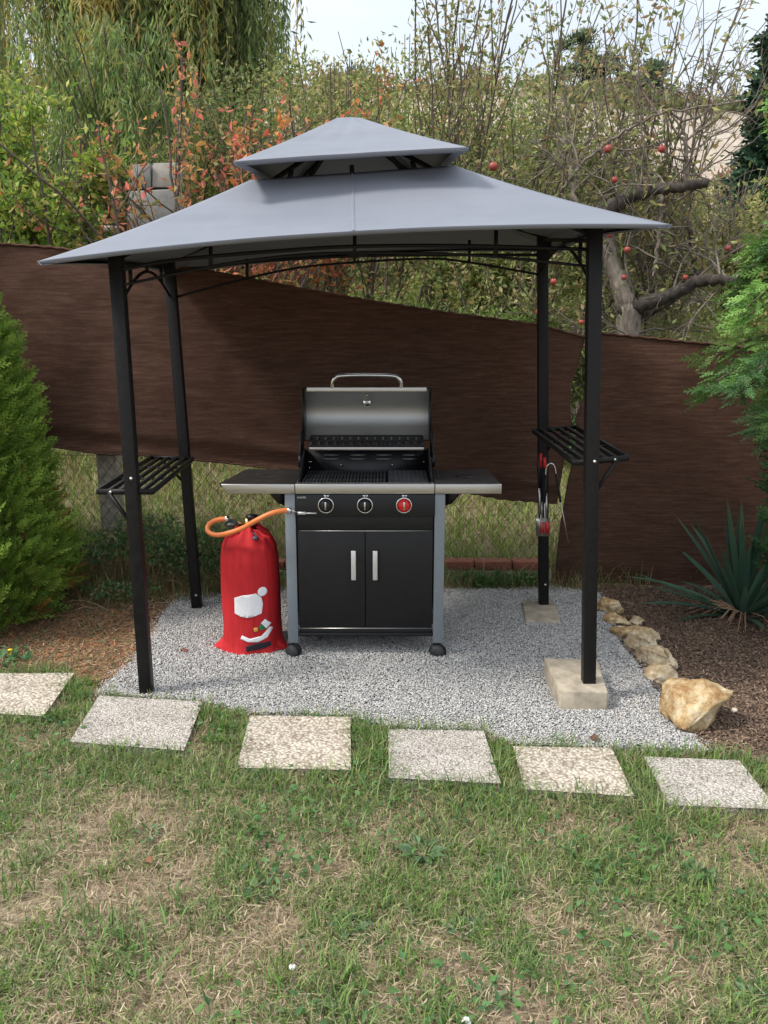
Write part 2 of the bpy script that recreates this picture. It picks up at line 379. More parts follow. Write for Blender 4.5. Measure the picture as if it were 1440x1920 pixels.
# pavers (concrete slabs)
def paver_mat(name, cols, sc):
    m, nt, b, o = newmat(name); v = coords(nt); vo = N(nt, 'ShaderNodeTexVoronoi'); vo.inputs['Scale'].default_value = sc
    nt.links.new(v, vo.inputs['Vector'])
    c = ramp(nt, vo.outputs['Color'], cols)
    e = ramp(nt, vo.outputs['Distance'], [(.3, (1,1,1)), (.75, (.5,.47,.43))])
    w = ramp(nt, noise(nt, v, 5, 5), [(.3, (.82,.8,.77)), (.7, (1.08,1.07,1.05))])
    mx = N(nt, 'ShaderNodeMix', data_type='RGBA', blend_type='MULTIPLY'); mx.inputs[0].default_value = 1
    nt.links.new(c, mx.inputs[6]); nt.links.new(e, mx.inputs[7])
    m2 = N(nt, 'ShaderNodeMix', data_type='RGBA', blend_type='MULTIPLY'); m2.inputs[0].default_value = 1
    nt.links.new(mx.outputs[2], m2.inputs[6]); nt.links.new(w, m2.inputs[7]); nt.links.new(m2.outputs[2], b.inputs['Base Color'])
    b.inputs['Roughness'].default_value = .85
    iv = N(nt, 'ShaderNodeMath', operation='SUBTRACT'); iv.inputs[0].default_value = 1; nt.links.new(vo.outputs['Distance'], iv.inputs[1])
    bump(nt, iv.outputs[0], b, .8, .006); return m
PF = paver_mat('exposed_aggregate_fine', [(.1, (.26,.24,.23)), (.3, (.5,.47,.44)), (.7, (.62,.59,.56)), (.95, (.74,.71,.68))], 150)
PC = paver_mat('exposed_aggregate_coarse', [(.08, (.34,.28,.23)), (.25, (.50,.44,.37)), (.6, (.61,.56,.49)), (.9, (.70,.65,.58))], 92)
pav = [([(-60,1262),(137,1262),(80,1343),(-110,1330)], PC, 'coarse tan pebbled slab cut by the left picture edge'),
 ([(187,1305),(378,1316),(343,1406),(133,1390)], PF, 'fine pale pebbled slab in front of the front left gazebo post'),
 ([(470,1343),(655,1345),(656,1442),(446,1438)], PC, 'coarse tan pebbled slab, second from the front left gazebo post along the row'),
 ([(730,1368),(905,1370),(937,1468),(731,1458)], PF, 'fine pale pebbled slab below the grill between two coarse tan slabs'),
 ([(965,1400),(1145,1403),(1187,1492),(985,1478)], PC, 'coarse tan pebbled slab in front of the concrete footing block'),
 ([(1210,1420),(1385,1427),(1455,1515),(1257,1508)], PF, 'fine pale pebbled slab at the right end of the row by the soil bed')]
paver_polys = []
for pts, mt, lab in pav:
    top = [gr(x, y, .035) for x, y in pts]; paver_polys.append([tuple(p[:2]) for p in top])
    c = sum(top, Vector())/4; mb = MB()
    P = [(p-c) for p in top]
    v = [(p.x, p.y, .0) for p in P]+[(p.x, p.y, -.06) for p in P]
    mb.add(v, [(0,3,2,1)[::-1],(4,5,6,7)[::-1],(0,4,5,1)[::-1],(1,5,6,2)[::-1],(2,6,7,3)[::-1],(3,7,4,0)[::-1]])
    o = mb.build('paving_slab', mt, bevel=.004, loc=c); o.rotation_euler = (rng.normal()*.004, rng.normal()*.004, 0)
    tag(o, lab, 'paving slab', 'paving slabs in a row between lawn and gravel')

# lawn grass
lawn_poly = [(-2.6,1.2),(2.6,1.2),(2.9,2.9)]+[tuple(gr(*p)[:2]) for p in [(1440,1440),(1330,1418),(1150,1412),(960,1404),(905,1376),(735,1374),(660,1354),(480,1347),(380,1324),(185,1308),(150,1290),(130,1245),(0,1262),(-300,1262)]]+[(-2.8,3.7)]
inner = []
for p in paver_polys:
    p = np.array(p); c = p.mean(0); inner.append([tuple(c+(k-c)*.985) for k in p])
q = sample(lawn_poly, 330000, inner)
g = fbm(q[:,0]*2.6+3, q[:,1]*3.4, 41); g2 = fbm(q[:,0]*7, q[:,1]*7, 52, 3)
dmin = np.full(len(q), 9.)
for p in paver_polys:
    p = np.array(p); c = p.mean(0); r = np.abs(p-c).max(0); d = np.maximum(np.abs(q[:,0]-c[0])-r[0], np.abs(q[:,1]-c[1])-r[1]); dmin = np.minimum(dmin, np.abs(d))
near = np.exp(-(np.clip(dmin, 0, 1)/.10)**2)
right = 1/(1+np.exp(-(q[:,0]+.0)*2.5))
lush = np.clip((g-.48)*3.2+(g2-.5)*3+.33+.32*right+.04+.75*near, 0, 1)
bare = np.clip((.36-g2)*5+(.36-g)*3, 0, 1)*(1-near)
leftbare = np.exp(-(((q[:,0]+1.05)/.22)**2+((q[:,1]-2.2)/.5)**2))
keep = rng.random(len(q)) < (.62+.38*lush)*(1-.7*np.clip(bare+leftbare, 0, 1))
q, lush, near, g2 = q[keep], lush[keep], near[keep], g2[keep]; n = len(q)
isg = rng.random(n) < .15+.64*lush
cg = pick([(.13,.215,.05),(.17,.255,.07),(.10,.17,.05),(.21,.27,.09),(.13,.19,.09),(.26,.28,.13)], n, .35)
cd = pick([(.40,.31,.20),(.30,.23,.15),(.48,.39,.26),(.24,.18,.12),(.34,.31,.17)], n, .3)
col = np.where(isg[:,None], cg, cd)
l = np.where(isg, .022+.038*rng.random(n)*(.5+lush), .018+.034*rng.random(n))*(1+.5*near)
mb = MB(); blades(mb, q, np.zeros(n), l, np.where(isg, .0036, .0028)*(.6+.8*rng.random(n)), col, lean=.95, curl=1.)
# taller tufts
tc_ = sample(lawn_poly, 190, inner)
tc_ = np.concatenate([tc_, np.array([gr(x, y)[:2] for x, y in [(425,1375),(400,1400),(440,1350),(390,1350),(700,1400),(690,1440),(680,1385),(715,1430),(140,1320),(160,1290),(110,1350),(150,1340),(945,1430),(935,1410),(1190,1450),(1210,1470),(1080,1495),(1040,1490),(560,1450),(820,1475),(300,1410),(60,1350),(20,1350),(240,1400),(880,1480),(1330,1520),(130,1300),(150,1310)] for _ in (0,1,2)])])
tq = np.repeat(tc_, 45, 0)+rng.normal(size=(len(tc_)*45, 2))*.022
k = np.ones(len(tq), bool)
for i in inner: k &= ~inpoly(tq[:,0], tq[:,1], i)
tq = tq[k]; n = len(tq)
blades(mb, tq, np.zeros(n), .035+.045*rng.random(n), .0025+.0025*rng.random(n), pick([(.10,.20,.035),(.14,.25,.05),(.08,.15,.04),(.18,.23,.07)], n, .25), lean=.6, curl=1.)
# coarse wide bladed clumps
for (x, y, k_) in [(200,1760,90),(140,1730,60),(280,1790,90),(330,1700,70),(240,1830,60),(60,1630,60),(120,1600,40),(450,1650,60),(700,1600,50),(1120,1640,60),(1240,1600,60),(1000,1830,70),(1200,1850,60),(1380,1700,60),(860,1480,40),(1090,1500,50),(640,1880,60),(1300,1780,60),(560,1580,40),(930,1680,50)]:
    p = gr(x, y); tq = np.array(p[:2])+rng.normal(size=(k_,2))*.045; blades(mb, tq, np.zeros(k_), .045+.055*rng.random(k_), .0035+.003*rng.random(k_), pick([(.12,.21,.06),(.15,.24,.08),(.09,.16,.05)], k_, .25), lean=.85, curl=.8)
# straw lying flat
sq = sample(lawn_poly, 80000, inner); n = len(sq)
chips(mb, sq, .006+.016*rng.random(n), .015, .0011, [(.40,.32,.22),(.32,.25,.17),(.47,.39,.28),(.24,.18,.12),(.34,.29,.18)], .8)
# small clover-like leaves
wq = sample(lawn_poly, 9000, inner); wq = wq[fbm(wq[:,0]*3, wq[:,1]*3, 63) > .52]; n = len(wq)
a = rng.random(n)*6.28; leaves(mb, np.c_[wq, .015+.02*rng.random(n)], np.stack([np.cos(a), np.sin(a), .3+.3*rng.random(n)], 1), .016+.02*rng.random(n), .012+.008*rng.random(n), pick([(.08,.17,.05),(.10,.19,.07),(.06,.13,.05)], n), up=np.array([0,0,1.]))
tag(mb.build('grass', GRASS), 'patchy green and straw coloured lawn in the foreground', 'grass', kind='stuff')

# broad leaved weeds in the lawn
def rosette(x, y, rad, nl, pal, lab, hgt_=.35, name='broadleaf_weed'):
    p = gr(x, y); mb = MB(); P = []; A = []
    for k in range(nl):
        a = k*2.4+rng.random()*.5; P.append((0.01*math.cos(a), .01*math.sin(a), .01)); A.append((math.cos(a), math.sin(a), hgt_*(.5+rng.random())))
    n = nl
    P = np.array(P); A = nrm(A); l = rad*(.6+.5*rng.random(n))
    # two-step leaf: stalk then blade
    for i in range(n):
        mb.tube([P[i], P[i]+A[i]*l[i]*.4], .0015, 4, False, col=np.array(pal[0]))
    leaves(mb, P+A*l[:,None]*.25, A, l*.85, l*.38, pick(pal, n, .25), up=np.array([0,0,1.]), fold=.15)
    o = mb.build(name, LEAF, loc=(p.x, p.y, 0)); tag(o, lab, 'weed', 'broadleaf weeds in the lawn'); return o
WP = [(.11,.19,.08),(.13,.21,.11),(.09,.16,.07)]
rosette(655,1745,.05,24,WP,'bluish green leafy weed in the lawn below the middle slabs, near the bottom')
rosette(790,1605,.065,34,WP,'largest grey green weed clump, in the lawn below the fourth slab')
rosette(870,1750,.045,14,WP,'small weed rosette in the lawn, right of the bluish one')
rosette(490,1680,.05,18,WP,'small dark weed in the lawn, left of the grey green clump')
rosette(275,1572,.05,12,WP,'lone small weed in the dry left part of the lawn')
rosette(1310,1650,.055,16,WP,'spreading dark weed in the green right part of the lawn')
rosette(1415,1880,.055,20,WP,'pale weed at the bottom right corner of the picture')
rosette(920,1880,.05,12,WP,'weed with upright leaves at the bottom edge, right of centre')
# daisy / yellow flower at left
p = gr(22, 1245); mb = MB()
n = 60; a = rng.random(n)*6.28; leaves(mb, np.c_[rng.normal(size=(n,2))*.05, .02+.03*rng.random(n)], np.stack([np.cos(a), np.sin(a), .5*np.ones(n)], 1), .04, .02, pick([(.09,.2,.08),(.12,.22,.1)], n), up=np.array([0,0,1.]))
fl = empty('flower', (p.x, p.y, 0), 'low leafy plant with one yellow flower above the leftmost slab', 'flower')
mb.build('leaves', LEAF, fl)
mb = MB(); mb.lathe([(0,.075),(.012,.073),(.009,.068),(0,.066)], 10); mb.cyl((0,0,0),(0,0,.068),.0015,5); mb.build('blossom', simple('yellow_petal', (.8,.55,.03), .6), fl)

# small litter lying about
def dryleaf(x, y, z, s, col, lab, base_poly=None, grp=None):
    p = gr(x, y, z); mb = MB(); n = 1
    leaves(mb, np.zeros((1,3)), np.array([[math.cos(x), math.sin(x), .15]]), s, s*.6, np.array([col]), up=np.array([0,0,1.]), fold=.3)
    o = mb.build('dry_leaf', LEAF, loc=(p.x, p.y, z+.008)); tag(o, lab, 'leaf', grp)
dryleaf(285,1622,.02,.035,(.26,.11,.06),'curled reddish brown leaf on the dry left part of the lawn')
dryleaf(1105,1385,.02,.05,(.12,.05,.04),'dark red leaf on the gravel just above the fifth slab')
dryleaf(340,1225,.02,.04,(.3,.12,.08),'reddish dry leaf on the gravel beside the front left gazebo post')
def pebble(x, y, s, col, lab, nm='pebble'):
    p = gr(x, y, .02); mb = MB(); bm = bmesh.new(); bmesh.ops.create_icosphere(bm, subdivisions=2, radius=s)
    for v in bm.verts: v.co = v.co*(1+.4*mnoise.noise(v.co/s*1.3+Vector((x,y,0)))); v.co.z *= .6
    mb.add([v.co[:] for v in bm.verts], [[v.index for v in f.verts] for f in bm.faces]); bm.free()
    tag(mb.build(nm, simple(nm+'_mat', col, .7), smooth=True, loc=p), lab, nm)
pebble(548,1813,.009,(.8,.78,.76),'small white pebble in the lawn near the bottom')
pebble(875,1915,.012,(.8,.79,.77),'white pebble at the very bottom edge of the lawn')
pebble(1377,1332,.014,(.62,.56,.46),'pale stone chip on the soil right of the largest rock')

# ------------------------------------------------------------------ rocks
def rockmat(name, a, b_, c):
    m, nt, b, o = newmat(name); v = coords(nt); f = noise(nt, v, 13, 8, .75); f2 = noise(nt, v, 45, 6, .75)
    c1 = ramp(nt, f, [(.38, a), (.5, b_), (.6, c)]); c2 = ramp(nt, f2, [(.3, (.62,.6,.56)), (.62, (1.1,1.08,1.05))])
    mx = N(nt, 'ShaderNodeMix', data_type='RGBA', blend_type='MULTIPLY'); mx.inputs[0].default_value = 1
    nt.links.new(c1, mx.inputs[6]); nt.links.new(c2, mx.inputs[7]); nt.links.new(mx.outputs[2], b.inputs['Base Color'])
    b.inputs['Roughness'].default_value = .9; bump(nt, f2, b, .9, .012); return m
RK1 = rockmat('sandstone', (.30,.17,.07), (.50,.36,.19), (.66,.54,.37)); RK2 = rockmat('pale_sandstone', (.36,.25,.14), (.55,.44,.29), (.66,.57,.43))
def rock(x, y, lx, ly, lz, rz, seed, mt, lab):
    r = random.Random(seed); bm = bmesh.new()
    for k in range(17):
        a = r.random()*6.28; e = math.asin(r.uniform(-.9, 1)); s = r.uniform(.8, 1)
        bm.verts.new((s*math.cos(a)*math.cos(e)*lx/2, s*math.sin(a)*math.cos(e)*ly/2, s*math.sin(e)*lz*.6))
    ret = bmesh.ops.convex_hull(bm, input=bm.verts)
    bmesh.ops.delete(bm, geom=[g for g in ret['geom_interior'] if isinstance(g, bmesh.types.BMVert)], context='VERTS')
    bmesh.ops.bevel(bm, geom=list(bm.edges), offset=min(lx, lz)*.035, segments=1, affect='EDGES')
    bmesh.ops.triangulate(bm, faces=bm.faces)
    for _ in range(2): bmesh.ops.subdivide_edges(bm, edges=[e for e in bm.edges if e.calc_length() > .012], cuts=1, use_grid_fill=True)
    bmesh.ops.triangulate(bm, faces=bm.faces)
    bm.normal_update()
    for v in bm.verts:
        d = mnoise.fractal(v.co*13+Vector((seed,0,0)), .7, 2.2, 5)*.013-abs(mnoise.noise(v.co*Vector((9,9,26))+Vector((0,seed,0))))*.014+mnoise.noise(v.co*70)*.003
        v.co += v.normal*d
    mb = MB(); bm.verts.index_update(); mb.add([v.co[:] for v in bm.verts], [[v.index for v in f.verts] for f in bm.faces]); bm.free()
    p = gr(x, y, lz*.38); o = mb.build('rock', mt, loc=p, smooth=False); o.rotation_euler = (R(16) if lx > .35 else 0, 0, rz)
    tag(o, lab, 'rock', 'rocks edging the gravel')
rock(1302,1322,.37,.33,.21,R(-62),3,RK1,'largest rough orange boulder at the near end of the stone edging')
rock(1240,1268,.20,.14,.11,R(-50),11,RK2,'small tan rock touching the back of the largest boulder')
rock(1226,1232,.27,.15,.13,R(-60),5,RK2,'long pale slab like rock with a diagonal crack, third from the near end')
rock(1203,1206,.20,.13,.11,R(-25),17,RK2,'smooth beige rock in the middle of the stone edging, behind the long pale one')
rock(1189,1187,.30,.13,.09,R(-25),23,RK1,'flat wide brown rock with a hollow top')
rock(1158,1164,.19,.12,.08,R(-20),29,RK1,'thin orange rock between the flat wide one and the far end')
rock(1190,1166,.14,.09,.06,R(-50),37,RK2,'little tan rock on the soil side of the thin orange one')
rock(1144,1137,.20,.15,.13,R(-15),31,RK1,'rounded orange brown rock at the far end of the edging')

# ------------------------------------------------------------------ concrete footings
CONC = simple('weathered_concrete', (.36,.31,.24), .9, 0, .35, 14, .5)
def slab(name, top, z, h, lab):
    T = [gr(x, y, z) for x, y in top]; c = sum(T, Vector())/len(T); n = len(T); mb = MB()
    v = [((p-c).x, (p-c).y, 0) for p in T]+[((p-c).x, (p-c).y, -h) for p in T]
    mb.add(v, [tuple(range(n)), tuple(range(n, 2*n))[::-1]]+[(i, n+i, n+(i+1) % n, (i+1) % n) for i in range(n)])
    bm = bmesh.new(); o = mb.build(name, CONC, bevel=.008, loc=c)
    bm.from_mesh(o.data); bmesh.ops.recalc_face_normals(bm, faces=bm.faces); bm.to_mesh(o.data); bm.free()
    tag(o, lab, 'concrete block', 'concrete footings under the gazebo posts'); return o
slab('concrete_block', [(1050,1295),(1141,1297),(1120,1236),(1020,1233)], .10, .14, 'thick mossy concrete block carrying the front right gazebo post')
slab('concrete_block', [(985,1163),(1052,1165),(1040,1128),(978,1126)], .035, .08, 'flat sunken concrete block under the back right gazebo post')

# ------------------------------------------------------------------ gazebo
gz = empty('grill_gazebo', (0, 4.0, 0), 'black steel grill gazebo with a two tier grey fabric canopy over the gravel', 'gazebo')
gz.location = (0, 0, 0)
PF_ = {'fl': (at(276,1306,3.41), at(217,470,3.41)), 'fr': (at(1103,1286,3.33), at(1115,425,3.33)),
       'bl': (at(371,1157,4.53), at(316,478,4.53)), 'br': (at(1019,1139,4.55), at(1017,430,4.55))}
BOLT = simple('zinc_bolt', (.6,.6,.6), .3, .9)
for k, (a, b_) in PF_.items():
    mb = MB(); mb.bar(a, b_, .052, .052, up=(0,1,0)); p = mb.build('post', BLACK, gz, bevel=.003)
    mb = MB()
    if k[1] == 'r':
        mb.lathe([(0,.0),(.055,.0),(.055,.006),(.04,.009),(0,.009)], 24, c=(a.x, a.y, a.z-.002))
    else: mb.box((a.x-.02, a.y, a.z+.004), (.09,.06,.008))
    mb.build('base_plate', BLACK if k[1] == 'l' else simple('dark_steel', (.12,.11,.10), .4, .7), p)
    for t in (.07,) if k[0] == 'b' else (.52,):
        mb = MB(); q_ = a.lerp(b_, t) ; mb.lathe([(0,-.008),(.0055,-.007),(.0065,0)], 10, c=(q_.x+.006, q_.y-.026, q_.z), ax='y'); mb.build('bolt', BOLT, p)
FL, FR, BL, BR = at(70,490,3.1), at(1260,421,3.1), at(316,512,5.0), at(1054,470,5.0)
TFL, TFR = at(470,337,3.62), at(852,310,3.62)
TBL, TBR = Vector((TFL.x, 4.46, TFL.z+.01)), Vector((TFR.x, 4.46, TFR.z+.01))
m, nt, b, o = newmat('grey_canopy_fabric')
v = coords(nt); wv = N(nt, 'ShaderNodeTexWave', wave_type='BANDS', bands_direction='Z'); wv.inputs['Scale'].default_value = 2.6; wv.inputs['Distortion'].default_value = 5; wv.inputs['Detail'].default_value = 3
wv.inputs['Detail Scale'].default_value = .6
nt.links.new(v, wv.inputs[0]); f1 = noise(nt, v, 3, 4)
nt.links.new(ramp(nt, f1, [(.3, (.178,.195,.234)), (.7, (.202,.218,.258))]), b.inputs['Base Color']); b.inputs['Roughness'].default_value = .75
b.inputs['Specular IOR Level'].default_value = .35; bump(nt, wv.outputs[0], b, .4, .012)
tl = N(nt, 'ShaderNodeBsdfTranslucent'); tl.inputs[0].default_value = (.10,.11,.13,1); mxs = N(nt, 'ShaderNodeMixShader'); mxs.inputs[0].default_value = .06
nt.links.new(b.outputs[0], mxs.inputs[1]); nt.links.new(tl.outputs[0], mxs.inputs[2]); nt.links.new(mxs.outputs[0], o.inputs[0])
CANOPY = m
def panel(A, B, T1, T2, arch, sag, inward, nu=60, nv=36, seed=0):
    """A,B eave corners, T1,T2 matching top corners; arch lifts the eave middle; sag hollows the slope"""
    P = np.zeros((nu+1, nv+1, 3))
    for i in range(nu+1):
        u = i/nu
        for k in range(nv+1):
            w = k/nv; e = A.lerp(B, u); t_ = T1.lerp(T2, u); p = e.lerp(t_, w)
            bow = 4*u*(1-u)
            p.z += arch*bow*(1-w)**1.5-sag*4*w*(1-w)*(.4+.6*bow)
            p += inward*(.045*bow*(1-w)**2)
            nz = mnoise.noise(Vector((u*5+seed*7, w*3.2, seed)))*.010*bow+(.5-abs(mnoise.noise(Vector((u*1.8+seed*3, w*7+u*.8, 3+seed))))*2)*.009*min(1, bow*2)*(mnoise.noise(Vector((u*3, w*3, 9+seed)))+.35)
            p.z += nz*min(1, 4*w*(1-w)+.15)
            P[i, k] = p
    return P
def canopy(name, a, b_, c, d, t1, t2, t3, t4, arch, sag, val, parent):
    mb = MB(); edges = []
    cen = (a+b_+c+d)/4
    for s, (A, B, T1, T2) in enumerate([(a,b_,t1,t2),(b_,c,t2,t3),(c,d,t3,t4),(d,a,t4,t1)]):
        mid = (A+B)/2; inw = (cen-mid); inw.z = 0; inw.normalize()
        P = panel(A, B, T1, T2, arch if s % 2 == 0 else arch*.5, sag, inw, seed=s+1); mb.grid(P)
        e = P[:, 0]; V = np.stack([e+np.array([0,0,.001]), e+np.array(inw)*.012-np.array([0,0,val]), e+np.array(inw)*.045-np.array([0,0,val*.75])], 1); mb.grid(V)
    o = mb.build(name, CANOPY, parent, smooth=True)
    sm = o.modifiers.new('solid', 'SOLIDIFY'); sm.thickness = .0015; return o
cn = canopy('canopy', FL, FR, BR, BL, TFL, TFR, TBR, TBL, .045, .035, .012, gz)
def seam(A, B, T1, T2, arch, inward, u, seed, par):
    P = panel(A, B, T1, T2, arch, .035, inward, nu=40, nv=36, seed=seed); i = int(round(u*40)); c = P[i]; sd_ = nrm(np.array(B-A))*.006
    V = np.stack([c-sd_+np.array((0,0,.0015)), c+np.array((0,-.001,.0035)), c+sd_+np.array((0,0,.0015))], 1); m_ = MB(); m_.grid(V); m_.build('seam', CANOPY, par, smooth=True)
seam(FL, FR, TFL, TFR, .045, Vector((0,1,0)), .5, 1, cn)
def seamline(A, B, n=20, off=.004, w=.006):
    return [A.lerp(B, i/n) for i in range(n+1)]
UL, UR = at(438,303,3.42), at(879,276,3.42); UBL, UBR = Vector((UL.x, 4.70, UL.z+.02)), Vector((UR.x, 4.70, UR.z+.02))
PK = at(655,221,4.05)
e = .05
up = canopy('upper_canopy', UL, UR, UBR, UBL, PK+Vector((-e,-e,-.01)), PK+Vector((e,-e,-.01)), PK+Vector((e,e,-.01)), PK+Vector((-e,e,-.01)), .012, .015, .012, gz)
mb = MB(); mb.lathe([(.075,-.03),(.05,-.008),(.0,.0)], 16, c=PK); mb.build('peak_cap', CANOPY, up, smooth=True)
# rafters
for A, T, U, pk in ((FL,TFL,UL,1),(FR,TFR,UR,1),(BR,TBR,UBR,1),(BL,TBL,UBL,1)):
    pass
posttops = {k: v[1] for k, v in PF_.items()}
TT = {'fl': TFL, 'fr': TFR, 'bl': TBL, 'br': TBR}; UU = {'fl': UL, 'fr': UR, 'bl': UBL, 'br': UBR}
for k in posttops:
    a = posttops[k].copy(); a.z -= .03; b_ = TT[k].copy(); b_.z -= .05
    mb = MB(); mb.bar(a, b_, .022, .022); mb.build('rafter', BLACK, gz)
    mb = MB(); u = UU[k].copy(); c = PK.copy(); c.z -= .05; w = c.lerp(u, .93); w.z -= .012; mb.bar(c, w, .016); mb.build('upper_rafter', BLACK, gz)
mb = MB(); L_ = [TT[k].copy() for k in ('fl','fr','br','bl')]
for q_ in L_: q_.z -= .035
for i in range(4): mb.bar(L_[i], L_[(i+1) % 4], .02)
mb.build('top_ring', BLACK, gz)
# struts between lower opening and upper canopy (front and back)
for s, yy in ((-1, 3.62), (1, 4.46)):
    for fx in (.18, .5, .82):
        a = L_[0].lerp(L_[1], fx); a.y = yy; bb = Vector((a.x+(PK.x-a.x)*.08, yy+.0, UL.lerp(UR, fx).z-.008+.004)); mb = MB(); mb.bar(a, bb, .018); mb.build('strut', BLACK, gz)
    a = L_[0].lerp(L_[1], .05); a.y = yy; mb = MB(); mb.bar(a, Vector((a.x+.28, 4.02, PK.z-.09)), .016)
    a = L_[0].lerp(L_[1], .95); a.y = yy; mb.bar(a, Vector((a.x-.28, 4.02, PK.z-.09)), .016); mb.build('brace', BLACK, gz)
# eave trusses
def curve(pts, n=24):
    P = [np.array(p) for p in pts]; out = []
    for i in range(len(P)-1):
        p0 = P[max(i-1, 0)]; p1 = P[i]; p2 = P[i+1]; p3 = P[min(i+2, len(P)-1)]
        for k in range(n//(len(P)-1)+1):
            t = k/(n//(len(P)-1)+1)
            out.append(.5*((2*p1)+(-p0+p2)*t+(2*p0-5*p1+4*p2-p3)*t*t+(-p0+3*p1-3*p2+p3)*t**3))
    out.append(P[-1]); return np.array(out)
def truss(up_, lo, pegs, Y, rad=.006):
    t = bpy.data.objects.new('eave_truss', None); C.objects.link(t); t.parent = gz
    mb = MB(); mb.tube(curve([at(x, y, Y) for x, y in up_]), rad*1.3, 6); mb.build('upper_bar', BLACK, t)
    mb = MB(); mb.tube(curve([at(x, y, Y) for x, y in lo]), rad, 6); mb.build('lower_bar', BLACK, t)
    for x, y0, y1 in pegs: mb = MB(); mb.bar(at(x, y0, Y), at(x, y1, Y), .014, .010, up=(0,1,0)); mb.build('peg', BLACK, t)
truss([(232,505),(325,488),(500,472),(665,462),(880,461),(1110,468)], [(233,534),(400,499),(540,480),(665,474),(880,478),(1110,500)], [(395,455,500),(665,440,484),(930,432,482)], 3.38)
truss([(330,512),(463,492),(665,480),(880,478),(1012,478)], [(330,557),(463,522),(560,502),(665,492),(800,485),(880,492),(1012,515)], [(463,485,523),(665,475,494),(880,450,493)], 4.54, .0065)
mb = MB(); mb.box(at(670,478,3.40), (.075,.02,.016)); mb.build('bracket', BLACK, gz)
for s in ('l', 'r'):
    a, b_ = PF_['f'+s][1].copy(), PF_['b'+s][1].copy(); a.z -= .05; b_.z -= .05
    t = bpy.data.objects.new('side_truss', None); C.objects.link(t); t.parent = gz
    mb = MB(); mb.bar(a, b_, .016); mb.build('upper_bar', BLACK, t)
    lo = [a.lerp(b_, k/8) for k in range(9)]
    for k, p_ in enumerate(lo): p_.z -= .16-.13*math.sin(math.pi*k/8)
    mb = MB(); mb.tube(curve([tuple(p_) for p_ in lo]), .007, 6); mb.build('lower_bar', BLACK, t)
    for f in (.2, .5, .8): q0 = a.lerp(b_, f); q1 = q0.copy(); q1.z -= .16-.13*math.sin(math.pi*f); mb = MB(); mb.bar(q0, q1, .014, .01); mb.build('peg', BLACK, t)
# side shelves
def shelf(fi, fo, bi, bo, post_f, sgn, ndx):
    t = bpy.data.objects.new('side_shelf', None); C.objects.link(t); t.parent = gz
    mb = MB(); mb.bar(fi, fo, .012, .022); mb.bar(bi, bo, .012, .022); mb.bar(fi, bi, .012, .022); mb.bar(fo, bo, .012, .022); mb.build('frame', BLACK, t)
    mb = MB()
    for k in range(1, 5): mb.bar(fi.lerp(fo, k/5), bi.lerp(bo, k/5), .016, .014)
    mb.bar(fi.lerp(bi, .33), fo.lerp(bo, .33), .01, .008); mb.bar(fi.lerp(bi, .66), fo.lerp(bo, .66), .01, .008)
    mb.build('slats', BLACK, t)
    for o_, pz in ((fo, PF_['f'+ndx]), (bo, PF_['b'+ndx])):
        pb = pz[0].lerp(pz[1], (o_.z-.16-pz[0].z)/(pz[1].z-pz[0].z)); s_ = (fi if o_ is fo else bi).lerp(o_, .8); mb = MB(); mb.bar(s_, pb, .012, .014, up=(0,1,0)); mb.build('bracket', BLACK, t)
    for f in (.25, .75): mb = MB(); q_ = fi.lerp(fo, f); mb.lathe([(0,-.012),(.005,-.010),(.007,-.003)], 10, c=(q_.x, q_.y, q_.z), ax='y'); mb.build('bolt', BOLT, t)
    return t
shelf(at(1078,868,3.36), at(1177,859,3.36), at(1000,808,4.44), at(1080,801,4.44), None, 1, 'r')
shelf(at(285,922,3.42), at(183,922,3.42), at(362,860,4.48), at(284,858,4.48), None, -1, 'l')

# ------------------------------------------------------------------ gas grill
gl = empty('gas_grill', (-.087, 3.82, 0), 'black and steel three burner gas grill with its lid open under the gazebo', 'gas grill')
def gb(name, mt, par=None, bevel=0, smooth=False):
    def w(mb): return mb.build(name, mt, par or gl, bevel=bevel, smooth=smooth)
    return w
mb = MB(); mb.bx(-.315,.315,.03,.46,.128,.70); cab = mb.build('cabinet', GBLACK, gl, bevel=.003)
mb = MB(); mb.bx(-.318,.318,.0,.46,.115,.129); mb.bx(-.31,.31,.004,.012,.129,.152); mb.build('base_shelf', GBLACK, gl, bevel=.002)
mb = MB(); mb.bx(-.115,.10,.10,.30,.078,.115); mb.build('drip_tray', GBLACK, gl, bevel=.003)
for s in (-1, 1):
    d = MB(); x0, x1 = (-.313, -.0015) if s < 0 else (.0015, .313)
    d.bx(x0, x1, .004, .024, .156, .622); door = d.build('door', GBLACK, gl, bevel=.002)
    h = MB(); x = -.054 if s < 0 else .046
    h.bx(x-.011, x+.011, -.022, -.012, .397, .538); h.bx(x-.008, x+.008, -.013, .004, .402, .418); h.bx(x-.008, x+.008, -.013, .004, .518, .533)
    h.build('handle', simple('silver_handle', (.66,.66,.67), .35, .6, .03, 8, rvar=.03), door, bevel=.003)
for t_ in ((.006,.020,.624,.6275),(.003,.014,.1525,.1545)): mb = MB(); mb.bx(-.313,.313,*t_); mb.build('door_trim', STEEL, gl)
mb = MB(); mb.bx(-.315,.315,.012,.028,.630,.697); mb.build('fascia', GBLACK, gl, bevel=.002)
mb = MB(); mb.prism([(-.012,.698),(.03,.698),(.03,.801),(-.004,.801)], -.317, .317, 'yz'); pan = mb.build('control_panel', GBLACK, gl, bevel=.003)
for x in (-.343, .343):
    for y0 in (.0, .42):
        mb = MB(); w = .024
        mb.bx(x-w, x+w, y0, y0+.03, .08, .802 if y0 == 0 else .80); mb.build('leg', GREYP, gl, bevel=.003)
    mb = MB(); mb.bx(x-.006, x+.006, .03, .42, .13, .79); mb.build('side_panel', GBLACK, gl)
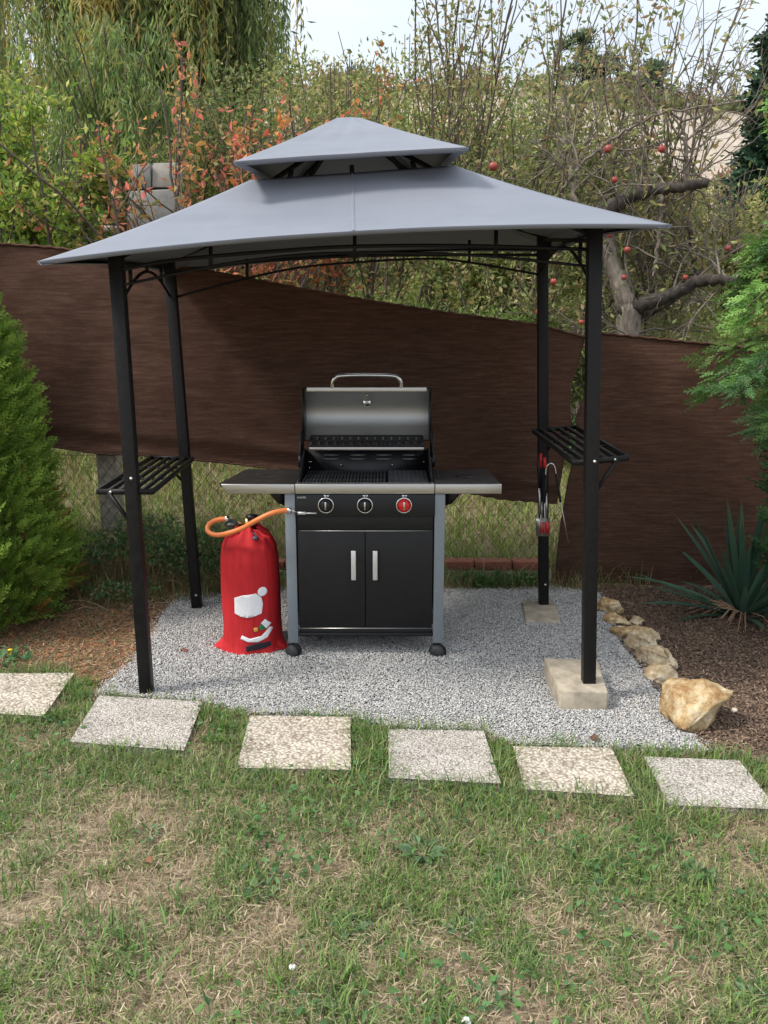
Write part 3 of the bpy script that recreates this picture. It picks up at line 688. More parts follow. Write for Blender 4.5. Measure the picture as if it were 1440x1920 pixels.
RUB = simple('black_rubber', (.022,.022,.024), .6, 0, .3, 60, .1)
for i, (x, y) in enumerate([(-.343,.0),(.343,.0),(-.343,.44),(.343,.44)]):
    c = bpy.data.objects.new('caster', None); C.objects.link(c); c.parent = gl; c.location = (x, y+.01, 0)
    mb = MB(); sx_ = .0
    for s in (-1, 1):
        mb.lathe([(0,s*.031),(.018,s*.030),(.031,s*.024),(.036,s*.012),(.036,s*.005),(.0,s*.004)], 24, c=(sx_,0,.0365), ax='x')
    mb.build('wheel', RUB, c, smooth=True)
    mb = MB(); mb.lathe([(.038,-.004),(.042,-.004),(.042,.004),(.038,.004)], 24, c=(0,0,.0365), ax='x'); mb.cyl((0,.0,.07),(0,0,.09),.010,12); mb.build('yoke', GBLACK, c)
    c.rotation_euler = (0, 0, R([55,70,20,110][i]))
# front bars + firebox
mb = MB(); mb.bx(-.317,.317,-.012,.03,.803,.850); mb.build('front_bar', STEEL, gl, bevel=.004)
mb = MB()
for s in (-1, 1): mb.prism([(.031,.72),(.42,.72),(.42,.955),(.36,.95),(.10,.865),(.031,.852)], s*.305, s*.312, 'yz')
mb.bx(-.305,.305,.413,.42,.70,.945); mb.bx(-.305,.305,.03,.413,.70,.706)
fb = mb.build('firebox', GBLACK, gl)
for k in range(4):
    x = -.215+k*.132
    for z_ in (.918, .898): mb = MB(); mb.bx(x, x+.078, .409, .4125, z_, z_+.0025); mb.build('vent_slot', STEEL, fb)
for x, z in ((-.13,.87),(.13,.87),(-.29,.885),(-.28,.885),(-.29,.855),(.29,.885)): mb = MB(); mb.lathe([(0,-.005),(.004,-.004),(.005,0)], 8, c=(x*.99, .41, z), ax='y'); mb.build('rivet', CHROME, fb)
mb = MB()
for k in range(25):
    x = -.295+k*.0158; mb.bx(x, x+.0085, .035, .405, .832, .843)
for y in (.04, .16, .28, .395): mb.bx(-.298, .098, y, y+.01, .830, .841)
mb.build('grate', IRON, gl, bevel=.0015)
mb = MB()
for k in range(9): x = .108+k*.021; mb.bx(x, x+.009, .035, .405, .832, .842)
for k in range(15): y = .04+k*.0255; mb.bx(.106, .297, y, y+.012, .833, .843)
mb.build('griddle', IRON, gl, bevel=.001)
mb = MB()
for x in (-.2, 0, .2): mb.prism([(x-.04,.76),(x,.80),(x+.04,.76)], .05, .40)
mb.build('flame_tamer', STEELD, gl)
mb = MB(); mb.bx(-.285,.285,.385,.40,.946,.962); mb.build('rack_bar', STEEL, gl, bevel=.002)
# warming rack
mb = MB()
ry = R(28)
for k in range(14): x = -.27+k*.0415; mb.box((x, .445, .985), (.033,.09,.003), rx=ry)
mb.box((0, .408, .966), (.565,.012,.004), rx=ry); mb.box((0, .445, .9855), (.565,.010,.004), rx=ry); mb.box((0, .485, 1.006), (.565,.012,.004), rx=ry)
mb.build('warming_rack', GBLACK, gl)
# lid
prof = [(.50,.985),(.565,1.00),(.612,1.035),(.635,1.085),(.634,1.13),(.615,1.175),(.585,1.212),(.555,1.232),(.535,1.238)]
prof = [tuple(p_) for p_ in curve([np.array(p_) for p_ in prof], 32)]
mb = MB(); P = np.array([[(x, p_[0], p_[1]) for p_ in prof] for x in np.linspace(-.318, .318, 9)]); mb.grid(P)
lid = mb.build('lid', STEELD, gl, smooth=True)
mb = MB(); P2 = P.copy(); c_ = np.array([.5, 1.11]); d_ = P2[:,:,1:]-c_; P2[:,:,1:] = c_+d_*1.04; mb.grid(P2[::-1]); mb.build('lid_shell', GBLACK, lid, smooth=True)
for s in (-1, 1):
    poly = [(c_[0]+(p_[0]-c_[0])*1.05, c_[1]+(p_[1]-c_[1])*1.05) for p_ in prof]
    mb = MB(); mb.prism(poly, s*.318, s*.328, 'yz'); mb.prism([(.47,.90),(.52,.90),(.53,1.03),(.49,1.03)], s*.322, s*.336, 'yz'); mb.build('lid_side', GBLACK, lid)
    mb = MB(); mb.prism([(.37,.86),(.44,.86),(.47,.94),(.505,1.03),(.46,1.03),(.40,.95)], s*.327, s*.335, 'yz'); mb.lathe([(0,s*.345),(.028,s*.343),(.034,s*.336),(.034,s*.327)], 20, c=(0,.41,.89), ax='x'); mb.build('hinge', GBLACK, gl)
mb = MB(); mb.bx(-.303,.303,.512,.538,1.226,1.247); mb.build('lid_trim', simple('bright_steel', (.62,.61,.59), .34, .6, .03, 8, rvar=.03), lid, bevel=.003)
mb = MB(); mb.tube(curve([(-.172,.52,1.245),(-.174,.515,1.268),(-.160,.51,1.292),(-.13,.51,1.305),(0,.51,1.309),(.13,.51,1.305),(.160,.51,1.292),(.174,.515,1.268),(.172,.52,1.245)], 48), .0095, 12)
mb.build('lid_handle', CHROME, lid, smooth=True)
mb = MB(); mb.cyl((0,.60,1.195),(0,.575,1.205),.006,12); mb.lathe([(0,.578),(.020,.582),(.027,.592),(.027,.602)], 20, c=(0,0,1.165), ax='y'); mb.lathe([(0,.55),(.004,.551),(.005,.58)], 10, c=(0,0,1.165), ax='y'); mb.build('thermometer', CHROME, lid, smooth=True)
# side tables
SATIN = simple('dark_satin_steel', (.05,.047,.046), .38, .55, .2, 20)
t = bpy.data.objects.new('side_table', None); C.objects.link(t); t.parent = gl
mb = MB(); v = [(-.318,.0,.849),(-.318,.40,.849),(-.60,.40,.849),(-.662,.0,.849)]; v += [(x, y, .832) for x, y, z in v]
mb.add(v, [(0,1,2,3),(7,6,5,4),(0,4,5,1)[::-1],(1,5,6,2)[::-1],(2,6,7,3)[::-1],(3,7,4,0)[::-1]]); mb.build('table_top', SATIN, t, bevel=.003)
mb = MB(); mb.prism([(-.319,.804),(-.319,.8485),(-.655,.8485),(-.625,.804)], -.011, .005, 'xz'); mb.build('front_strip', STEEL, t, bevel=.003)
mb = MB(); mb.prism([(-.368,.82),(-.368,.74),(-.40,.75),(-.46,.82)], .03, .10, 'xz'); mb.bx(-.45,-.368,.03,.38,.805,.831); mb.build('bracket', GBLACK, t)
t = bpy.data.objects.new('side_table', None); C.objects.link(t); t.parent = gl
mb = MB(); v = [(.318,.0,.849),(.62,.0,.849),(.605,.40,.849),(.318,.40,.849)]; v += [(x, y, .832) for x, y, z in v]
mb.add(v, [(0,1,2,3),(7,6,5,4),(0,4,5,1),(1,5,6,2),(2,6,7,3),(3,7,4,0)]); mb.build('table_top', SATIN, t, bevel=.003)
mb = MB(); mb.bx(.319,.622,-.011,.005,.804,.8485); mb.build('front_strip', STEEL, t, bevel=.003)
for i in range(3):
    for k in range(5): mb = MB(); mb.lathe([(0,.8505),(.007,.8505),(.007,.849)], 10, c=(.345+.02*i, .10+.055*k, 0)); mb.build('hole', GBLACK, t)
mb = MB(); mb.lathe([(0,.8506),(.045,.8506),(.045,.849)], 24, c=(.47,.2,0)); mb.build('recess', GBLACK, t)
mb = MB(); mb.prism([(.368,.82),(.368,.74),(.40,.75),(.46,.82)], .03, .10, 'xz'); mb.bx(.368,.45,.03,.38,.805,.831); mb.build('bracket', GBLACK, t)
# knobs
KRED = simple('red_plastic', (.55,.012,.015), .25, 0, .05)
for x, mt in ((-.178, GBLACK), (0, GBLACK), (.178, KRED)):
    k = bpy.data.objects.new('knob', None); C.objects.link(k); k.parent = pan; k.location = (x, -.009, .751)
    mb = MB(); mb.lathe([(.030,.0),(.030,-.008),(.0335,-.0105),(.0372,-.008),(.0375,.004)], 36, ax='y'); mb.build('bezel', CHROME, k, smooth=True)
    mb = MB(); mb.lathe([(0,-.034),(.020,-.034),(.0245,-.030),(.0295,-.005),(.030,.003)], 32, ax='y'); mb.build('dial', mt, k, smooth=True)
    mb = MB(); mb.box((.0, -.0355, .003), (.007,.004,.036)); mb.build('pointer', CHROME, k, bevel=.001)
    mb = MB(); mb.box((-.003, .0, .0435), (.012,.004,.008)); mb.box((.010, .0, .0435), (.007,.004,.008)); mb.build('marking', CHROME, k)
def text(s, size, loc, mt, par, rot=(math.pi/2,0,0), ext=.0006, name='lettering'):
    cu = bpy.data.curves.new('t', 'FONT'); cu.body = s; cu.size = size; cu.extrude = ext; cu.align_x = 'LEFT'
    to = bpy.data.objects.new('t', cu); C.objects.link(to); bpy.context.view_layer.update()
    me = bpy.data.meshes.new_from_object(to.evaluated_get(bpy.context.evaluated_depsgraph_get())); bpy.data.objects.remove(to); bpy.data.curves.remove(cu)
    me.materials.clear(); me.materials.append(mt); o = bpy.data.objects.new(name, me); C.objects.link(o); o.parent = par; o.location = loc; o.rotation_euler = rot; return o
PAINTW = simple('silver_print', (.6,.6,.6), .4, .2)
text('ENDERS', .011, (-.308, -.0085, .783), PAINTW, pan)
mb = MB(); mb.bx(-.308,-.272,-.0125,-.0100,.708,.720); mb.bx(-.272,-.222,-.0125,-.0100,.711,.716); mb.build('badge', PAINTW, pan)

# ------------------------------------------------------------------ gas bottle in its red sack
bc = Vector(at(474,1226,3.96)); BX, BY = bc.x, 3.965
sk = empty('gas_bottle_sack', (BX, BY, 0), 'red cloth sack with white felt patches pulled over a gas bottle left of the grill', 'gas bottle cover')
m, nt, b, o = newmat('red_felt'); v = coords(nt, (1,1,.12)); f = noise(nt, v, 55, 5, .7)
nt.links.new(ramp(nt, f, [(.3, (.38,.005,.009)), (.7, (.52,.011,.017))]), b.inputs['Base Color']); b.inputs['Roughness'].default_value = .8
bump(nt, f, b, .5, .004); RED = m
nu, nv = 120, 60; P = np.zeros((nu+1, nv+1, 3))
def sackr(z, a):
    t = z/.60
    r = np.interp(t, [0,.02,.06,.15,.35,.55,.75,.86,.93,.97,1.0], [.150,.148,.144,.142,.141,.141,.138,.128,.104,.064,.042])
    r = r+.005*math.sin(a*13+2*math.sin(a*2))*max(0, (t-.80)/.2)**1.2*1.8+.006*math.sin(a*7+1)*max(0, 1-t*4)
    r += .0035*math.sin(a*5+z*6)*(1-t)+.003*mnoise.noise(Vector((math.cos(a)*3, math.sin(a)*3, z*5)))
    r += .008*math.exp(-((math.cos(a-5.45)-1)/.004)**2)*(.3+t*.7)*.5
    if z < .05: r += .02*max(0, math.cos(a-3.3))**6*(1-z/.05)*1.2+.02*max(0, math.cos(a-6.0))**8*(1-z/.05)
    return r
for i in range(nu+1):
    a = 2*math.pi*i/nu
    for k in range(nv+1):
        z = .015+.60*k/nv; r = sackr(z-.015, a % (2*math.pi)); P[i, k] = (r*math.cos(a), r*math.sin(a), z+.012*math.sin(a*3)*(k > nv-4))
mb = MB(); mb.grid(P); sack = mb.build('sack', RED, sk, smooth=True)
# hem corners lying on the gravel
for sx_, a0 in ((-1, 3.35), (1, 5.95)):
    mb = MB(); pts = []
    P = np.zeros((11, 9, 3))
    for i in range(11):
        for k in range(9):
            u, w = i/10, k/8-.5; rr = .12+.065*u; wd = .12*(1-u)**.6+.02
            a = a0; P[i, k] = (rr*math.cos(a)-w*wd*math.sin(a), rr*math.sin(a)+w*wd*math.cos(a), .022+.05*(1-u)*(1-4*w*w)+.012*math.cos(w*14)*(1-u*.3))
    mb.grid(P); o = mb.build('hem_corner', RED, sack, smooth=True); s_ = o.modifiers.new('s', 'SOLIDIFY'); s_.thickness = .004
# felt patches (abstract shapes)
WF = simple('white_felt', (.78,.77,.80), .9, 0, .05, 80, .3); BF = simple('black_felt', (.012,.012,.018), .9, 0, .2, 80, .2); GF = simple('green_felt', (.01,.20,.08), .9); YF = simple('gold_felt', (.6,.36,.06), .8)
def wrap(poly, mt, name='felt_patch', off=.003, div=3):
    """polygon in photo pixels wrapped on the front of the sack"""
    bm = bmesh.new()
    pts = []
    for i in range(len(poly)):
        a = np.array(poly[i], float); c = np.array(poly[(i+1) % len(poly)], float); n = max(1, int(np.linalg.norm(c-a)/2.5))
        for k in range(n): pts.append(a+(c-a)*k/n)
    vs = [bm.verts.new((p[0], p[1], 0)) for p in pts]; f = bm.faces.new(vs); bmesh.ops.triangulate(bm, faces=[f])
    for _ in range(div): bmesh.ops.subdivide_edges(bm, edges=[e for e in bm.edges if e.calc_length() > 3.5], cuts=1)
    bmesh.ops.triangulate(bm, faces=bm.faces)
    for v_ in bm.verts:
        q_ = at(v_.co.x, v_.co.y, BY-.13); X_ = max(-.139, min(.139, q_.x-BX)); z = q_.z
        a = -math.acos(max(-1, min(1, X_/.146))) % (2*math.pi); r = sackr(z-.015, a)
        # refine: move along the surface until x matches
        for _ in range(6): a = (-math.acos(max(-.98, min(.98, X_/r)))) % (2*math.pi); r = sackr(z-.015, a)
        v_.co = Vector(((r+off)*math.cos(a), (r+off)*math.sin(a), z))
    bm.normal_update(); bmesh.ops.recalc_face_normals(bm, faces=bm.faces)
    mb = MB(); bm.verts.index_update(); mb.add([v_.co[:] for v_ in bm.verts], [[v_.index for v_ in f.verts] for f in bm.faces]); bm.free()
    o = mb.build(name, mt, sack, smooth=True); s_ = o.modifiers.new('s', 'SOLIDIFY'); s_.thickness = .003; s_.offset = 0; return o
wrap([(440,1121),(455,1115),(480,1112),(489,1120),(492,1132),(490,1150),(478,1154),(464,1157),(452,1155),(441,1150)], WF)
wrap([(491+8*math.cos(k*.4488), 1110+8.5*math.sin(k*.4488)) for k in range(14)], WF)
wrap([(455,1190),(470,1196),(490,1192),(504,1178),(509,1182),(500,1196),(484,1203),(466,1202),(452,1196)], WF)
wrap([(489,1168),(496,1162),(506,1172),(498,1180)], WF)
wrap([(476,1176),(483,1175),(484,1182),(477,1183)], YF, off=.004)
wrap([(486,1173),(491,1170),(497,1179),(487,1181)], GF)
wrap([(462,1210),(485,1205),(505,1204),(507,1212),(486,1217),(463,1219)], BF)
# valve, regulator
mb = MB(); mb.cyl((0,0,.58),(0,0,.655),.018,16); mb.cyl((-.01,0,.63),(-.06,-.02,.635),.009,10); mb.build('valve', simple('brass', (.35,.25,.10), .35, .9), sk)
mb = MB(); mb.lathe([(0,.0),(.024,.0),(.028,.006),(.026,.018),(.012,.022),(0,.022)], 16, c=(.02,-.01,.655)); mb.build('hand_wheel', GBLACK, sk)
mb = MB(); mb.lathe([(.0,.0),(.030,.0),(.034,.008),(.030,.014),(.018,.024),(.006,.030),(0,.030)], 24, c=(-.075,-.03,.628)); mb.cyl((-.075,-.03,.60),(-.075,-.03,.63),.014,14); mb.build('regulator', simple('regulator_grey', (.09,.10,.10), .4, .5), sk, smooth=True)
mb = MB(); mb.tube(curve([(.05,-.075,.585),(.02,-.06,.60),(-.03,-.055,.585)], 10), .004, 6); mb.lathe([(0,-.004),(.014,-.002),(.016,.008),(.008,.014),(0,.014)], 12, c=(.045,-.088,.575)); mb.build('cord_stopper', simple('dark_blue_plastic', (.06,.06,.09), .4), sk)
hp = [at(546,957,3.80), at(535,957,3.795), at(510,962,3.77), at(480,976,3.77), at(455,990,3.80), at(430,999,3.82), at(407,1003,3.84), at(392,998,3.86), at(389,989,3.88), at(397,979,3.90), at(412,974,3.91), at(428,973,3.92)]
OR = simple('orange_rubber', (.72,.20,.055), .45, 0, .08, 40)
hs = empty('gas_hose', (BX, BY, 0), 'orange rubber gas hose looping from the bottle to the grill', 'gas hose')
def local(P, o): return [np.array(p_)-np.array(o.location) for p_ in P]
mb = MB(); mb.tube(curve(local(hp, hs), 60), .0115, 12); mb.build('hose', OR, hs, smooth=True)
mb = MB(); a, b_ = local([at(538,957,3.796), at(546,957,3.80)], hs); mb.cyl(a, b_, .0145, 14); c, d = local([at(546,957,3.80), at(556,960,3.81)], hs); mb.cyl(c, d, .005, 10); a, b_ = local([at(421,973,3.915), at(429,973,3.92)], hs); mb.cyl(a, b_, .0140, 14)
mb.build('clamp', CHROME, hs)

# ------------------------------------------------------------------ utensils on the right shelf rail
def utensil(name, pts, rad, mt, Yp, label, extra=None):
    p0 = at(pts[0][0], pts[0][1], Yp); o = empty(name, p0, label, 'grill tool', 'grill tools hanging from the shelf')
    def lp(x, y, dy=0): return tuple(at(x, y, Yp+dy)-p0)
    return o, lp
YU = 4.36
o, lp = utensil('spatula', [(1013,852)], 0, 0, YU, 'steel spatula with a red and black handle, second from the left among the hanging tools')
mb = MB(); mb.tube([lp(1013,852), lp(1013,872), lp(1015,940)], [.009,.011,.008], 8); h = mb.build('handle', GBLACK, o, smooth=True)
mb = MB(); mb.tube([lp(1014,850,-.012), lp(1014,876,-.012)], .007, 8); mb.build('grip', KRED, h)
mb = MB(); mb.bar(lp(1015,938), lp(1016,975), .014, .003, up=(0,1,0)); mb.build('shaft', STEEL, o)
mb = MB(); a = lp(1004,972); b_ = lp(1031,972); c = lp(1030,1005); d = lp(1005,1005); mb.prism([(a[0],a[2]),(b_[0],b_[2]),(c[0],c[2]),(d[0],d[2])], -.003, .0, 'xz'); mb.build('blade', STEEL, o)
mb = MB()
for x0, x1 in ((1012,1016),(1018,1021),(1023,1028)):
    a = lp(x0, 978); c = lp(x1, 1000); mb.bx(a[0], c[0], -.008, -.0035, c[2], a[2])
mb.build('red_inlay', KRED, o)
o, lp = utensil('basting_brush', [(1020,850)], 0, 0, YU-.02, 'tool with a broad steel shaft and red grip, right of the spatula')
mb = MB(); mb.tube([lp(1022,866), lp(1025,880), lp(1023,925)], [.008,.010,.009], 8); h = mb.build('handle', GBLACK, o, smooth=True)
mb = MB(); mb.tube([lp(1021,858,-.01), lp(1022,877,-.01)], .008, 8); mb.build('grip', KRED, h)
mb = MB(); mb.bar(lp(1024,924), lp(1024,972), .016, .003, up=(0,1,0)); mb.build('shaft', STEEL, o)
o, lp = utensil('meat_fork', [(1010,850)], 0, 0, YU-.01, 'long fork with a black handle, leftmost of the hanging tools')
mb = MB(); mb.tube([lp(1010,854), lp(1010,880), lp(1012,915)], [.007,.009,.007], 8); mb.build('handle', GBLACK, o, smooth=True)
mb = MB(); mb.bar(lp(1012,914), lp(1012,965), .012, .003, up=(0,1,0)); mb.bar(lp(1009,965), lp(1008,1003), .004, .003); mb.bar(lp(1014,965), lp(1015,1003), .004, .003); mb.build('prongs', STEEL, o)
o, lp = utensil('tongs', [(1032,868)], 0, 0, YU-.03, 'wire looped tongs with two black grips, rightmost of the hanging tools')
mb = MB(); mb.tube(curve([lp(1023,905), lp(1024,878), lp(1032,869), lp(1040,875), lp(1044,900)], 20), .0035, 6); mb.build('loop', CHROME, o, smooth=True)
mb = MB(); mb.tube(curve([lp(1042,888), lp(1046,910), lp(1051,941)], 8), [.006]*9 if False else .0065, 8); mb.build('grip', GBLACK, o)
mb = MB(); mb.tube([lp(1024,890), lp(1021,942)], .007, 8); mb.build('grip', GBLACK, o)
mb = MB(); mb.tube([lp(1051,940), lp(1066,1018)], .0028, 6); mb.tube([lp(1021,942), lp(1022,1005)], .003, 6); mb.build('arm', STEEL, o)

# ------------------------------------------------------------------ fence: screens, mesh, posts, edging
m, nt, b, o = newmat('brown_shade_net'); v1 = coords(nt, (2.2, 2.2, 24)); f1 = noise(nt, v1, 3, 6, .75); v2 = coords(nt, (120, 120, 260)); f2 = noise(nt, v2, 3, 2); f3 = noise(nt, coords(nt), 1.3, 4)
c1 = ramp(nt, f1, [(.25, (.078,.041,.029)), (.5, (.128,.069,.049)), (.8, (.24,.14,.10))]); c2 = ramp(nt, f2, [(.3, (.55,.53,.52)), (.7, (1.35,1.35,1.35))]); c3 = ramp(nt, f3, [(.3, (.85,.85,.85)), (.7, (1.15,1.12,1.1))])
mx = N(nt, 'ShaderNodeMix', data_type='RGBA', blend_type='MULTIPLY'); mx.inputs[0].default_value = 1; nt.links.new(c1, mx.inputs[6]); nt.links.new(c2, mx.inputs[7])
m2 = N(nt, 'ShaderNodeMix', data_type='RGBA', blend_type='MULTIPLY'); m2.inputs[0].default_value = 1; nt.links.new(mx.outputs[2], m2.inputs[6]); nt.links.new(c3, m2.inputs[7])
nt.links.new(m2.outputs[2], b.inputs['Base Color']); b.inputs['Roughness'].default_value = .85; b.inputs['Specular IOR Level'].default_value = .2; bump(nt, f2, b, .5, .003)
tl = N(nt, 'ShaderNodeBsdfTranslucent'); nt.links.new(m2.outputs[2], tl.inputs[0]); mxs = N(nt, 'ShaderNodeMixShader'); mxs.inputs[0].default_value = .3
nt.links.new(b.outputs[0], mxs.inputs[1]); nt.links.new(tl.outputs[0], mxs.inputs[2]); nt.links.new(mxs.outputs[0], o.inputs[0]); NET = m
def screen(tops, bots, xl, xr, Y0, label, seed):
    tx, ty = zip(*tops); bx_, by_ = zip(*bots); nu, nv = 260, 60; P = np.zeros((nu+1, nv+1, 3))
    for i in range(nu+1):
        for k in range(nv+1):
            s, t = i/nu, k/nv
            a = np.interp(t, *zip(*xl)); b__ = np.interp(t, *zip(*xr)); x = a+(b__-a)*s
            y = np.interp(x, tx, ty)*(1-t)+np.interp(x, bx_, by_)*t
            w = .018*math.sin(x*.021+1.5*math.sin(x*.006)+t*1.2+seed)*(.35+t*.7)+.03*(fbm(x*.008+t, t*1.3, seed)-.5)+.012*(fbm(x*.004+5, t*11-x*.004, seed+3)-.5)
            yy = Y0(x)+w
            if t > .9: yy += .02*math.sin((t-.9)*30)
            P[i, k] = at(x, y+.8*math.sin(x*.25)*((1-t)**6+t**6), yy)
    mb = MB(); mb.grid(P); o_ = mb.build('privacy_screen', NET, smooth=True); s_ = o_.modifiers.new('s', 'SOLIDIFY'); s_.thickness = .002
    tag(o_, label, 'privacy screen', 'brown privacy screens on the fence')
    # rolled hem
    mb = MB(); mb.tube(P[:, 0]+np.array([0,-.004,0]), .006+.003*np.abs(np.sin(np.arange(nu+1)*.9)), 6); mb.tube(P[:, -1]+np.array([0,-.004,0]), .005+.003*np.abs(np.sin(np.arange(nu+1)*.8)), 6); mb.build('hem', NET, o_, smooth=True)
    return P
YL = lambda x: 4.96+.00004*(x-700)
PL = screen([(-500,425),(0,457),(100,464),(210,480),(430,515),(560,540),(700,565),(850,588),(1010,609),(1097,632)], [(-500,800),(105,838),(190,851),(260,853),(430,868),(560,885),(830,914),(940,935),(1045,943),(1100,945)],
       [(0,-500),(1,-500)], [(0,1097),(.1,1090),(.3,1072),(.45,1068),(.55,1075),(.7,1060),(1,1045)], YL, 'long dark brown shade net stretched along the fence behind the grill', 2)
screen([(1035,612),(1103,622),(1260,638),(1440,655),(2300,740)], [(1030,1108),(1240,1112),(2300,1135)],
       [(0,1103),(.15,1102),(.25,1094),(.33,1080),(.45,1079),(.58,1064),(.75,1050),(.9,1042),(1,1040)], [(0,2300),(1,2300)], lambda x: 4.97-.00002*(x-1100), 'taller dark brown shade net reaching the soil right of the gazebo', 7)
# tie
mb = MB(); mb.tube(curve([at(1068,772,4.94), at(1076,778,4.93), at(1086,774,4.94)], 8), .003, 6); tag(mb.build('cable_tie', GBLACK), 'small tie joining the two brown nets behind the right gazebo post', 'cable tie')
# chain link
xs0, xs1 = -4.2, 1.6
fn = empty('chain_link_fence', (xs0, 5.03, 0), 'wire mesh fence showing under the brown net', 'wire fence'); mb = MB()
WIRE = simple('rusty_wire', (.10,.09,.075), .6, .5)
st = .062; H = 1.55
k = xs0-H
segs = []
def wire(x0, dx):
    a = [x0, .0]; pts = []
    for i in range(2):
        z = H*i; pts.append((x0+dx*z, z))
    (xa, za), (xb, zb) = pts
    lo_, hi_ = min(xs0, xs1), max(xs0, xs1)
    def clip(xa, za, xb, zb):
        t0, t1 = 0, 1; d = xb-xa
        ta, tb = (lo_-xa)/d, (hi_-xa)/d; ta, tb = min(ta, tb), max(ta, tb); t0, t1 = max(t0, ta), min(t1, tb)
        return None if t0 >= t1 else (xa+d*t0, za+(zb-za)*t0, xa+d*t1, za+(zb-za)*t1)
    c = clip(xa, za, xb, zb)
    if c: segs.append(c)
x = xs0-H
while x < xs1+H:
    wire(x, .8); wire(x, -.8); x += st
for xa, za, xb, zb in segs:
    a = np.array((xa-xs0, 0, za)); b_ = np.array((xb-xs0, .004, zb)); g0 = float(hgt(xa, 5.03)); g1 = float(hgt(xb, 5.03)); mb.tube([a, b_], .0013, 3, False)
mb.build('mesh', WIRE, fn)
mb = MB()
for z in (.12, .8, 1.5): mb.tube([(0,-.003,z),(xs1-xs0,-.003,z)], .0018, 4)
mb.build('tension_wire', WIRE, fn)
CONCG = simple('rough_grey_concrete', (.30,.27,.22), .95, 0, .35, 22, .7)
p0 = at(212, 1010, 5.07); pw = .12
mb = MB(); mb.bx(-pw/2, pw/2, -.05, .06, -.2, at(212,540,5.07).z); o = mb.build('fence_post', CONCG, bevel=.012, loc=(p0.x, 5.09, 0)); tag(o, 'rough concrete fence post below the net beside the left gazebo shelf', 'fence post')
# the same post's front face seen as a bulge: a second one at the join of the nets
p0 = at(1098, 900, 5.05); mb = MB(); mb.cyl((0,0,-.1),(0,0,at(1098,618,5.05).z),.022,14); o = mb.build('fence_post', simple('dark_metal_post', (.03,.03,.03), .5, .5), loc=(p0.x, 5.06, 0)); tag(o, 'slim dark metal post where the two brown nets meet', 'fence post')
# edging kerb: concrete with reddish coping
a, b_ = at(835,1058,4.99), at(1035,1062,4.99)
kb = empty('low_wall', (a.x, 4.99, 0), 'low concrete kerb with a red brick coping behind the right of the grill', 'low wall')
mb = MB(); mb.bx(-1.2, b_.x-a.x, .0, .08, -.05, .10); mb.build('kerb', CONCG, kb, bevel=.006)
mb = MB(); 
xx = -1.2
while xx < b_.x-a.x-.03:
    w = .23; mb.bx(xx, min(xx+w-.008, b_.x-a.x), -.008, .085, .102, .155); xx += w
mb.build('coping', simple('red_brick', (.20,.07,.045), .85, 0, .3, 25, .4), kb, bevel=.004)

# ------------------------------------------------------------------ bank grass and ground cover behind the fence
def strip(xa, xb, ya, yb, n):
    return np.c_[xa+(xb-xa)*rng.random(n), ya+(yb-ya)*rng.random(n)]
mb = MB()
q = strip(-3.4, 2.6, 5.0, 7.6, 70000); k = (q[:,1] > bank_start(q[:,0])-.05); q = q[k]; n = len(q)
g = fbm(q[:,0]*2.5, q[:,1]*2.5, 91); isg = rng.random(n) < .72+1.2*(g-.5)
col = np.where(isg[:,None], pick([(.23,.34,.08),(.29,.39,.11),(.18,.28,.07),(.36,.42,.15)], n), pick([(.50,.46,.25),(.28,.22,.11),(.40,.34,.18)], n))
blades(mb, q, hgt(q[:,0], q[:,1])-.01, .07+.11*rng.random(n), .004+.003*rng.random(n), col, lean=.5, curl=.45)
q = strip(-9, 12, 7.4, 22, 60000); n = len(q); k = rng.random(n) < np.clip(1.4-(q[:,1]-7)/14, .25, 1); q = q[k]; n = len(q)
col = pick([(.16,.20,.06),(.26,.22,.10),(.12,.17,.05),(.30,.24,.12),(.20,.14,.08)], n)
blades(mb, q, hgt(q[:,0], q[:,1]), .15+.25*rng.random(n), .012+.008*rng.random(n), col, lean=.6, curl=1.)
tag(mb.build('bank_grass', GRASS), 'long unmown grass on the bank behind the fence', 'grass', kind='stuff')
# rank weeds on the bank
mb = MB()
def cloud(mb, c, rad, n, pal, l, w, up=.3, lump=2.5, seed=0, fold=.25, thr=.40, four=True):
    d = nrm(rng.normal(size=(n,3))); r = rng.random(n)**.45
    P = d*r[:,None]*np.array(rad)
    f = fbm(P[:,0]*lump+c[0]*3, P[:,2]*lump+P[:,1]*lump*.7+seed*5.3, 100+seed)
    k = f > thr; P = P[k]+np.array(c); n = len(P); A = nrm(rng.normal(size=(n,3)))+np.array((0,0,up))
    (leaves4 if four else leaves)(mb, P, A, l*(.6+.7*rng.random(n)), w*(.6+.7*rng.random(n)), pick(pal, n, .35), fold=fold)
q = strip(-3.4, 3.8, 6.0, 9.5, 110000); n = len(q); f = fbm(q[:,0]*1.6, q[:,1]*1.2, 111); k = f > .44; q = q[k]; f = f[k]; n = len(q)
hh = hgt(q[:,0], q[:,1])+rng.random(n)**1.3*(.15+1.3*np.clip(f-.42, 0, .5)); A = nrm(rng.normal(size=(n,3)))+np.array((0,0,.5))
hue = (fbm(q[:,0]*3+9, q[:,1]*3, 117)*5.99).astype(int)
leaves4(mb, np.c_[q, hh], A, .035+.03*rng.random(n), .015+.014*rng.random(n), pick([(.30,.21,.10),(.20,.26,.08),(.28,.32,.10),(.22,.28,.09),(.40,.34,.14),(.15,.20,.06)], n, .35, np.clip(hue+rng.integers(-1,2,n), 0, 5)))
tag(mb.build('bank_weeds', LEAF), 'olive and yellow weeds covering the bank above the fence', 'undergrowth', kind='stuff')
